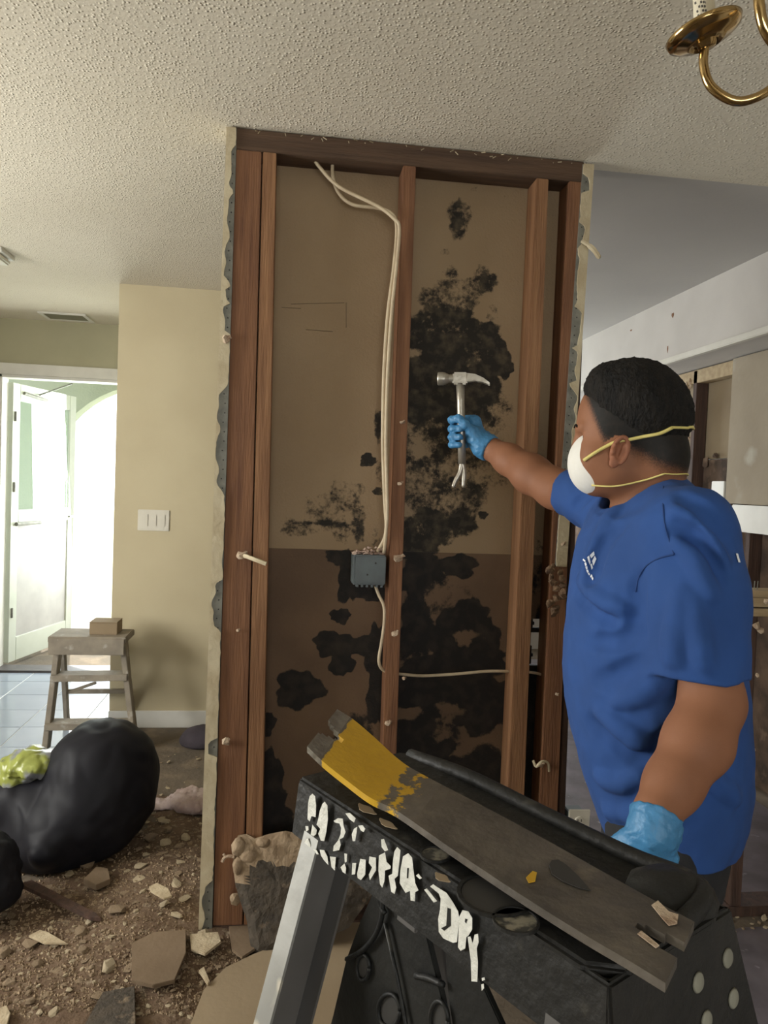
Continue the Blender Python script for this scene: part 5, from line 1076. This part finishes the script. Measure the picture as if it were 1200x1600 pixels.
# black bin bag
bl = at(120, 1345, 2, 0)
BG = Field((-1.05, .25, -.02), (-.05, 1.25, .62), .009)
BG.ell(P(158, 1225, 2.78), [RC, AW, UP], [.215, .22, .235], .06); BG.ell(P(120, 1275, 2.72), [RC, AW, UP], [.22, .2, .16], .06); BG.ell(P(175, 1180, 2.80), [RC, AW, UP], [.13, .12, .115], .06)
BG.ell(P(40, 1250, 2.75), [RC, AW, UP], [.17, .16, .13], .05); BG.cap(P(95, 1290, 2.6), P(70, 1330, 2.52), .08, .05, .05); BG.ell(P(85, 1300, 2.72), [RC, AW, UP], [.2, .2, .13], .06)
BG.put(BG.lo, BG.lo+BG.h*BG.n, lambda X, Y, Z: -.008*ridge(X, Y, Z, 9, 3)+.0035*ridge(X, Y, Z, 24, 7)+.004, op='disp', pad=0)
BG.half((0, 0, .004), -UP, .02)
tag(link_mesh('bin_bag', BG.mesh('bin_bag'), M_BAG, smooth=True), 'big bulging black bin bag on the dusty floor at left', 'bin bag')
fp = Field(P(52, 1185, 2.72)-.22, P(52, 1185, 2.72)+.22, .006); fp.ell(P(50, 1192, 2.72), [RC, AW, UP], [.115, .10, .06], .03); fp.ell(P(25, 1215, 2.70), [RC, AW, UP], [.07, .07, .06], .03); fp.put(fp.lo, fp.lo+fp.h*fp.n, lambda X, Y, Z: .010*ridge(X, Y, Z, 30, 1)+.005*ridge(X, Y, Z, 75, 2), op='disp', pad=0)
tag(link_mesh('plastic_wrapper', fp.mesh('plastic_wrapper'), M_FLAP, smooth=True), 'crumpled yellow-green and grey printed plastic poking from the big black bag', 'plastic wrapper')
b2 = at(-5, 1400, 2, 0); BG = Field(b2+np.array([-.45, -.45, -.02]), b2+np.array([.4, .4, .45]), .008); BG.ell(P(-30, 1352, 2.30), [RC, AW, UP], [.108, .10, .10], .04); BG.ell(P(-35, 1390, 2.28), [RC, AW, UP], [.13, .11, .07], .04); BG.put(BG.lo, BG.lo+BG.h*BG.n, lambda X, Y, Z: -.008*ridge(X, Y, Z, 26, 5)+.004*ridge(X, Y, Z, 55, 7), op='disp', pad=0); BG.half((0, 0, .004), -UP, .015)
tag(link_mesh('bin_bag', BG.mesh('bin_bag'), M_BAG, smooth=True), 'smaller black bag cut off by the left edge below the big one', 'bin bag')
pc = at(285, 1255, 2, .0); fp = Field(pc+np.array([-.2, -.2, -.01]), pc+np.array([.2, .22, .14]), .005)
fp.ell(at(295, 1248, 2, .03), [RC, AW, UP], [.09, .11, .035], .03); fp.ell(at(255, 1256, 2, .015), [RC, AW, UP], [.075, .06, .02], .03); fp.ell(at(305, 1262, 2, .02), [RC, AW, UP], [.06, .05, .03], .03)
fp.put(fp.lo, fp.lo+fp.h*fp.n, lambda X, Y, Z: .008*ridge(X, Y, Z, 36, 1)+.004*ridge(X, Y, Z, 90, 2), op='disp', pad=0); fp.half((0, 0, .004), -UP, .004)
tag(link_mesh('plastic_bag', fp.mesh('plastic_bag'), M_PINK, smooth=True), 'crumpled pinkish white plastic bag on the floor beside the wall corner', 'plastic bag')
dm = at(305, 1168, 2, 0); fp = Field(dm+np.array([-.2, -.16, -.01]), dm+np.array([.22, .2, .2]), .007); fp.ell(dm+np.array([.03, .04, .02]), [RC, AW, UP], [.12, .09, .085], .03); fp.put(fp.lo, fp.lo+fp.h*fp.n, lambda X, Y, Z: .004*ridge(X, Y, Z, 30, 8), op='disp', pad=0); fp.half((0, 0, .004), -UP, .004)
tag(link_mesh('cloth_bundle', fp.mesh('cloth_bundle'), M_FABRIC, smooth=True), 'dark plum cloth bundle on the floor behind the wall corner', 'cloth')

# ------------------------------------------------------------------ rubble
def heap(x, y):
    if not (-1.05 < x < .25 and -.55 < y < 1.2): return 0.
    i_, j_ = (x+1.05)/1.3*90, (y+.55)/1.75*90; e_ = max(0, min(1, i_/8, (90-i_)/8, j_/8, (90-j_)/8))
    d1 = math.exp(-(((x+.16)/.22)**2+((y-.22)/.33)**2))*.05+math.exp(-(((x+.28)/.35)**2+((y+.15)/.3)**2))*.028
    z = (d1+.014*max(0, mnoise.noise(Vector((x*7, y*7, 0)))+.15)+.006*mnoise.noise(Vector((x*25, y*25, 0))))*e_
    return z-.002 if z < .002 else z
sl_ = thing('plaster_slab', 'big mould-blackened plaster slab with tan broken edge leaning on the wall', 'plaster slab', tuple(at(395, 1495, 2, 0)))
nS = np.array([-.10, -1.0, .28]); nS /= np.linalg.norm(nS); pS = at(395, 1498, 2, .004)
SP = [(366,1318),(372,1305),(385,1303),(398,1310),(420,1303),(446,1298),(470,1304),(500,1320),(540,1335),(575,1352),(580,1400),(545,1450),(500,1470),(455,1478),(432,1490),(412,1502),(397,1500),(390,1470),(386,1440),(376,1410),(368,1385),(364,1350)]
bm = nb(); fr_ = [atp(u, v, pS, nS) for u, v in SP]; rr = random.Random(2); ce = np.mean(fr_, 0); cv = bm.verts.new(tuple(ce+nS*.012)); r1_ = [bm.verts.new(tuple(p+(ce-p)*.22+nS*(.010+.006*rr.random()))) for p in fr_]; r0_ = [bm.verts.new(tuple(p)) for p in fr_]; rb_ = [bm.verts.new(tuple(p-nS*.03+(ce-p)*.04)) for p in fr_]
n_ = len(fr_)
for i in range(n_):
    j = (i+1) % n_; bm.faces.new([cv, r1_[i], r1_[j]]); bm.faces.new([r1_[i], r0_[i], r0_[j], r1_[j]]); bm.faces.new([r0_[i], rb_[i], rb_[j], r0_[j]])
bm.faces.new(rb_[::-1]); bmesh.ops.subdivide_edges(bm, edges=[e for e in bm.edges if e.calc_length() > .03], cuts=5, use_grid_fill=True); bmesh.ops.recalc_face_normals(bm, faces=bm.faces[:])
for v_ in bm.verts:
    q = np.array(v_.co); v_.co += Vector(nS*(.0035*mnoise.noise(Vector(q*45))))
zt = atp(430, 1352, pS, nS)[2]; xt = atp(392, 1400, pS, nS)[0]
for f_ in bm.faces:
    c_ = f_.calc_center_median(); f_.material_index = 1 if c_.z+.02*mnoise.noise(c_*30) > zt or (c_.x < xt-.012 and c_.z > zt-.05) else 0
obj('slab', bm, [M_DARKROCK, M_CHUNK], sl_)
for k, (u, v, a_, b_) in enumerate(((374,1325,.026,.036),(390,1338,.030,.028),(372,1352,.018,.030),(412,1316,.026,.014))):
    bm = nb(); c_ = atp(u, v, pS+nS*.002, nS); lump(bm, c_, a_, .022, b_, 90, k+700, .12); obj('broken_edge', bm, M_CHUNK, sl_, smooth=True)
bm = nb(); tube(bm, catmull([atp(u, v, pS+nS*.01, nS) for u, v in ((366,1339),(358,1338),(351,1340),(347,1347))], 3), .005, 6); tube(bm, [atp(353, 1340, pS+nS*.01, nS), atp(349, 1334, pS+nS*.01, nS)], .004, 6); obj('torn_scrap', bm, M_PLASTER, sl_)
bm = nb(); lump(bm, atp(367, 1405, pS-nS*.02, nS), .018, .014, .022, 40, 77, .15); tag(obj('plaster_lump', bm, M_CHUNK), 'rounded plaster lump tucked behind the lower edge of the dark slab', 'plaster lump')
def flat(px, name, mat, label, cat='wallboard piece', z=.004, t=.011, group=None, tilt_=0.):
    bm = nb(); pts = [at(u, v, 2, z) for u, v in px]; pts = [p+UP*max(0, max(heap(q[0], q[1]) for q in pts)*.8) for p in pts]; prism(bm, pts, UP, t); o = obj(name, bm, mat, bevel=.0015)
    return tag(o, label, cat, group)
flat([(288,1640),(318,1560),(352,1525),(395,1504),(450,1482),(500,1468),(545,1452),(575,1450),(600,1500),(600,1660)], 'wallboard_sheet', M_SHEET, 'large flat tan wallboard piece lying on the floor at bottom centre', z=.006)
flat([(368,1415),(372,1405),(385,1440),(392,1480),(398,1498),(378,1512),(362,1500),(356,1455)], 'wallboard_sheet', M_DUSTBOARD, 'small tan wallboard strip between the wall foot and the dark slab', z=.004, t=.008)
flat([(205,1500),(240,1482),(290,1478),(290,1515),(272,1560),(238,1568),(205,1560)], 'wallboard_sheet', M_DUSTBOARD, 'brownish flat wallboard piece amid rubble left of the big tan sheet', z=.010)
flat([(130,1392),(150,1372),(168,1375),(172,1392),(150,1402)], 'wallboard_scrap', M_DUSTBOARD, 'reddish tan angular scrap in the middle of the rubble below the big bag', 'wallboard scrap', z=.012, t=.02)
flat([(44,1478),(62,1468),(75,1472),(106,1490),(70,1490)], 'wallboard_scrap', M_CHUNKL, 'pale pointed scrap lying alone at lower left of the rubble', 'wallboard scrap', z=.012, t=.006)
flat([(232,1412),(245,1406),(262,1415),(268,1428),(255,1432),(235,1420)], 'wallboard_scrap', M_CHUNKL, 'pale torn scrap on top of the rubble heap near the wall', 'wallboard scrap', z=.05, t=.006)
flat([(296,1478),(340,1474),(345,1490),(320,1510),(298,1502)], 'wallboard_scrap', M_CHUNKL, 'light grey scrap with folded edge beside the foot of the wall end', 'wallboard scrap', z=.014, t=.008)
flat([(310,1530),(318,1524),(328,1548),(324,1552)], 'wallboard_scrap', M_CHUNKL, 'thin pale sliver near the upper left edge of the big tan sheet', 'wallboard scrap', z=.014, t=.008)
flat([(245,1530),(252,1525),(260,1540),(247,1542)], 'wallboard_scrap', M_CHUNKL, 'tiny pale triangle on the brownish flat wallboard piece', 'wallboard scrap', z=.023, t=.006)
flat([(-20,1600),(10,1585),(16,1598),(10,1620),(-20,1630)], 'wallboard_scrap', M_CHUNKL, 'pale chip at the very bottom left corner of the floor', 'wallboard scrap', z=.01, t=.01)
flat([(130,1625),(160,1570),(210,1560),(212,1640)], 'wallboard_sheet', M_DARKROCK, 'dark grey board piece at the bottom edge left of the tan sheet', z=.01, t=.012)
flat([(28,1402),(50,1396),(150,1449),(158,1458),(140,1456)], 'sheet_edge', M_DARKWOOD, 'thin dark edge of a sheet half buried across the rubble', 'sheet edge', z=.012, t=.012)  # thin strip put in for the dark edge of a buried sheet
# loose chunks: shared meshes, each a thing
chm = []
for k in range(12):
    bm = nb(); lump(bm, (0, 0, .30 if k < 7 else .14), 1, .75, .42 if k < 7 else .16, 22, k+900, .5); mz = min(v.co.z for v in bm.verts)
    for v_ in bm.verts: v_.co.z -= mz
    me = bpy.data.meshes.new('plaster_chunk'); bm.to_mesh(me); bm.free(); me.materials.append(M_CHUNK if k % 3 else M_CHUNKL); chm.append(me)
def chunk(x, y, s, label, group, z=.004):
    k_ = rr.randrange(12); o = bpy.data.objects.new('plaster_chunk', chm[k_]); w_ = (('tiny' if s < .012 else 'small' if s < .02 else 'large')+(' tan' if k_ % 3 else ' pale')+(' lumpy' if k_ < 7 else ' flat')); label = w_+' '+label; group = w_+' '+group; COL.objects.link(o); o.location = (x, y, z); o.scale = (s, s, s*rr.uniform(.7, 1.2)); o.rotation_euler = (rr.uniform(-.2, .2), rr.uniform(-.2, .2), rr.uniform(0, 6.28))
    tag(o, label, 'plaster chunk', group); WLOC[o.name] = np.array(o.location); return o
rr = random.Random(21); placed = []
def zone(n, px, s0_, s1_, label, group, tries=60):
    us = [p[0] for p in px]; vs = [p[1] for p in px]; k = 0; t = 0
    while k < n and t < n*tries:
        t += 1; u, v = rr.uniform(min(us), max(us)), rr.uniform(min(vs), max(vs)); ins = False
        for (x1, y1), (x2, y2) in zip(px, px[1:]+px[:1]):
            if (y1 > v) != (y2 > v) and u < (x2-x1)*(v-y1)/(y2-y1)+x1: ins = not ins
        if not ins: continue
        p = at(u, v, 2, .0); s_ = s0_+(s1_-s0_)*rr.random()**2.5
        if p[0] > -.05 and p[0] < 1.1 and -.02 < p[1] < .12: continue
        if any((p[0]-q[0])**2+(p[1]-q[1])**2 < (s_+q[2])**2*.9 for q in placed): continue
        placed.append((p[0], p[1], s_)); chunk(p[0], p[1], s_, label, group, max(.002, heap(p[0], p[1])-s_*.12)); k += 1
zone(110, [(150,1330),(235,1270),(325,1285),(315,1450),(230,1470),(120,1440),(60,1400)], .010, .045, 'plaster piece between the black bag and the wall end', 'rubble beside the wall end')
zone(150, [(0,1410),(110,1440),(230,1480),(200,1560),(290,1520),(300,1600),(0,1600)], .010, .042, 'plaster piece in the rubble at the bottom left', 'rubble at the bottom left')
zone(18, [(235,1170),(320,1170),(318,1260),(230,1260)], .006, .016, 'plaster piece on the grey floor below the entry baseboard', 'crumbs by the entry')
zone(34, [(300,1470),(400,1510),(350,1560),(290,1560),(280,1500)], .010, .035, 'plaster piece at the foot of the wall end', 'rubble at the wall foot')
zone(16, [(1128,1425),(1200,1420),(1200,1455),(1140,1460)], .008, .022, 'plaster piece along the foot of the half wall', 'rubble by the half wall')
# dust-fine crumbs nobody could count
bm = nb(); rr = random.Random(31)
for k in range(6500):
    u = rr.uniform(0, 420); v = 1250+350*rr.random()**.8
    if u < 150 and v < 1350: continue
    p = at(u, v, 2, .0)
    if p[0] > -.06 and p[1] > -.03: continue
    s_ = rr.uniform(.0015, .0065); a_ = rr.uniform(0, 6.28); h_ = .002+s_*1.2*rr.random(); hz_ = max(0, heap(p[0], p[1]))
    q = [bm.verts.new((p[0]+s_*math.cos(a_+t)*rr.uniform(.6, 1.2), p[1]+s_*math.sin(a_+t)*rr.uniform(.6, 1.2), hz_+.0005)) for t in (0, 2.1, 4.2)]; tpv = bm.verts.new((p[0], p[1], hz_+h_))
    for i in range(3): bm.faces.new([q[i], q[(i+1) % 3], tpv])
tag(obj('plaster_crumbs', bm, M_CHUNK), 'fine plaster crumbs strewn over the dusty floor', 'debris', kind='stuff')
bm = nb(); nx = 90; gv = {}
for i in range(nx+1):
    for j in range(nx+1):
        x = -1.05+1.3*i/nx; y = -.55+1.75*j/nx
        gv[i, j] = bm.verts.new((x, y, heap(x, y)))
for i in range(nx):
    for j in range(nx): bm.faces.new([gv[i, j], gv[i+1, j], gv[i+1, j+1], gv[i, j+1]])
M_DUST = pm('brown_plaster_dust', (.105, .064, .038), (.145, .095, .058), 8, .98, bump=.8, bscale=60, c3=(.26, .205, .14), s3=34, t3=(.58, .72))
tag(obj('dust_heap', bm, M_DUST, smooth=True), 'low heap of brown plaster dust spread over the floor', 'dust', kind='stuff')
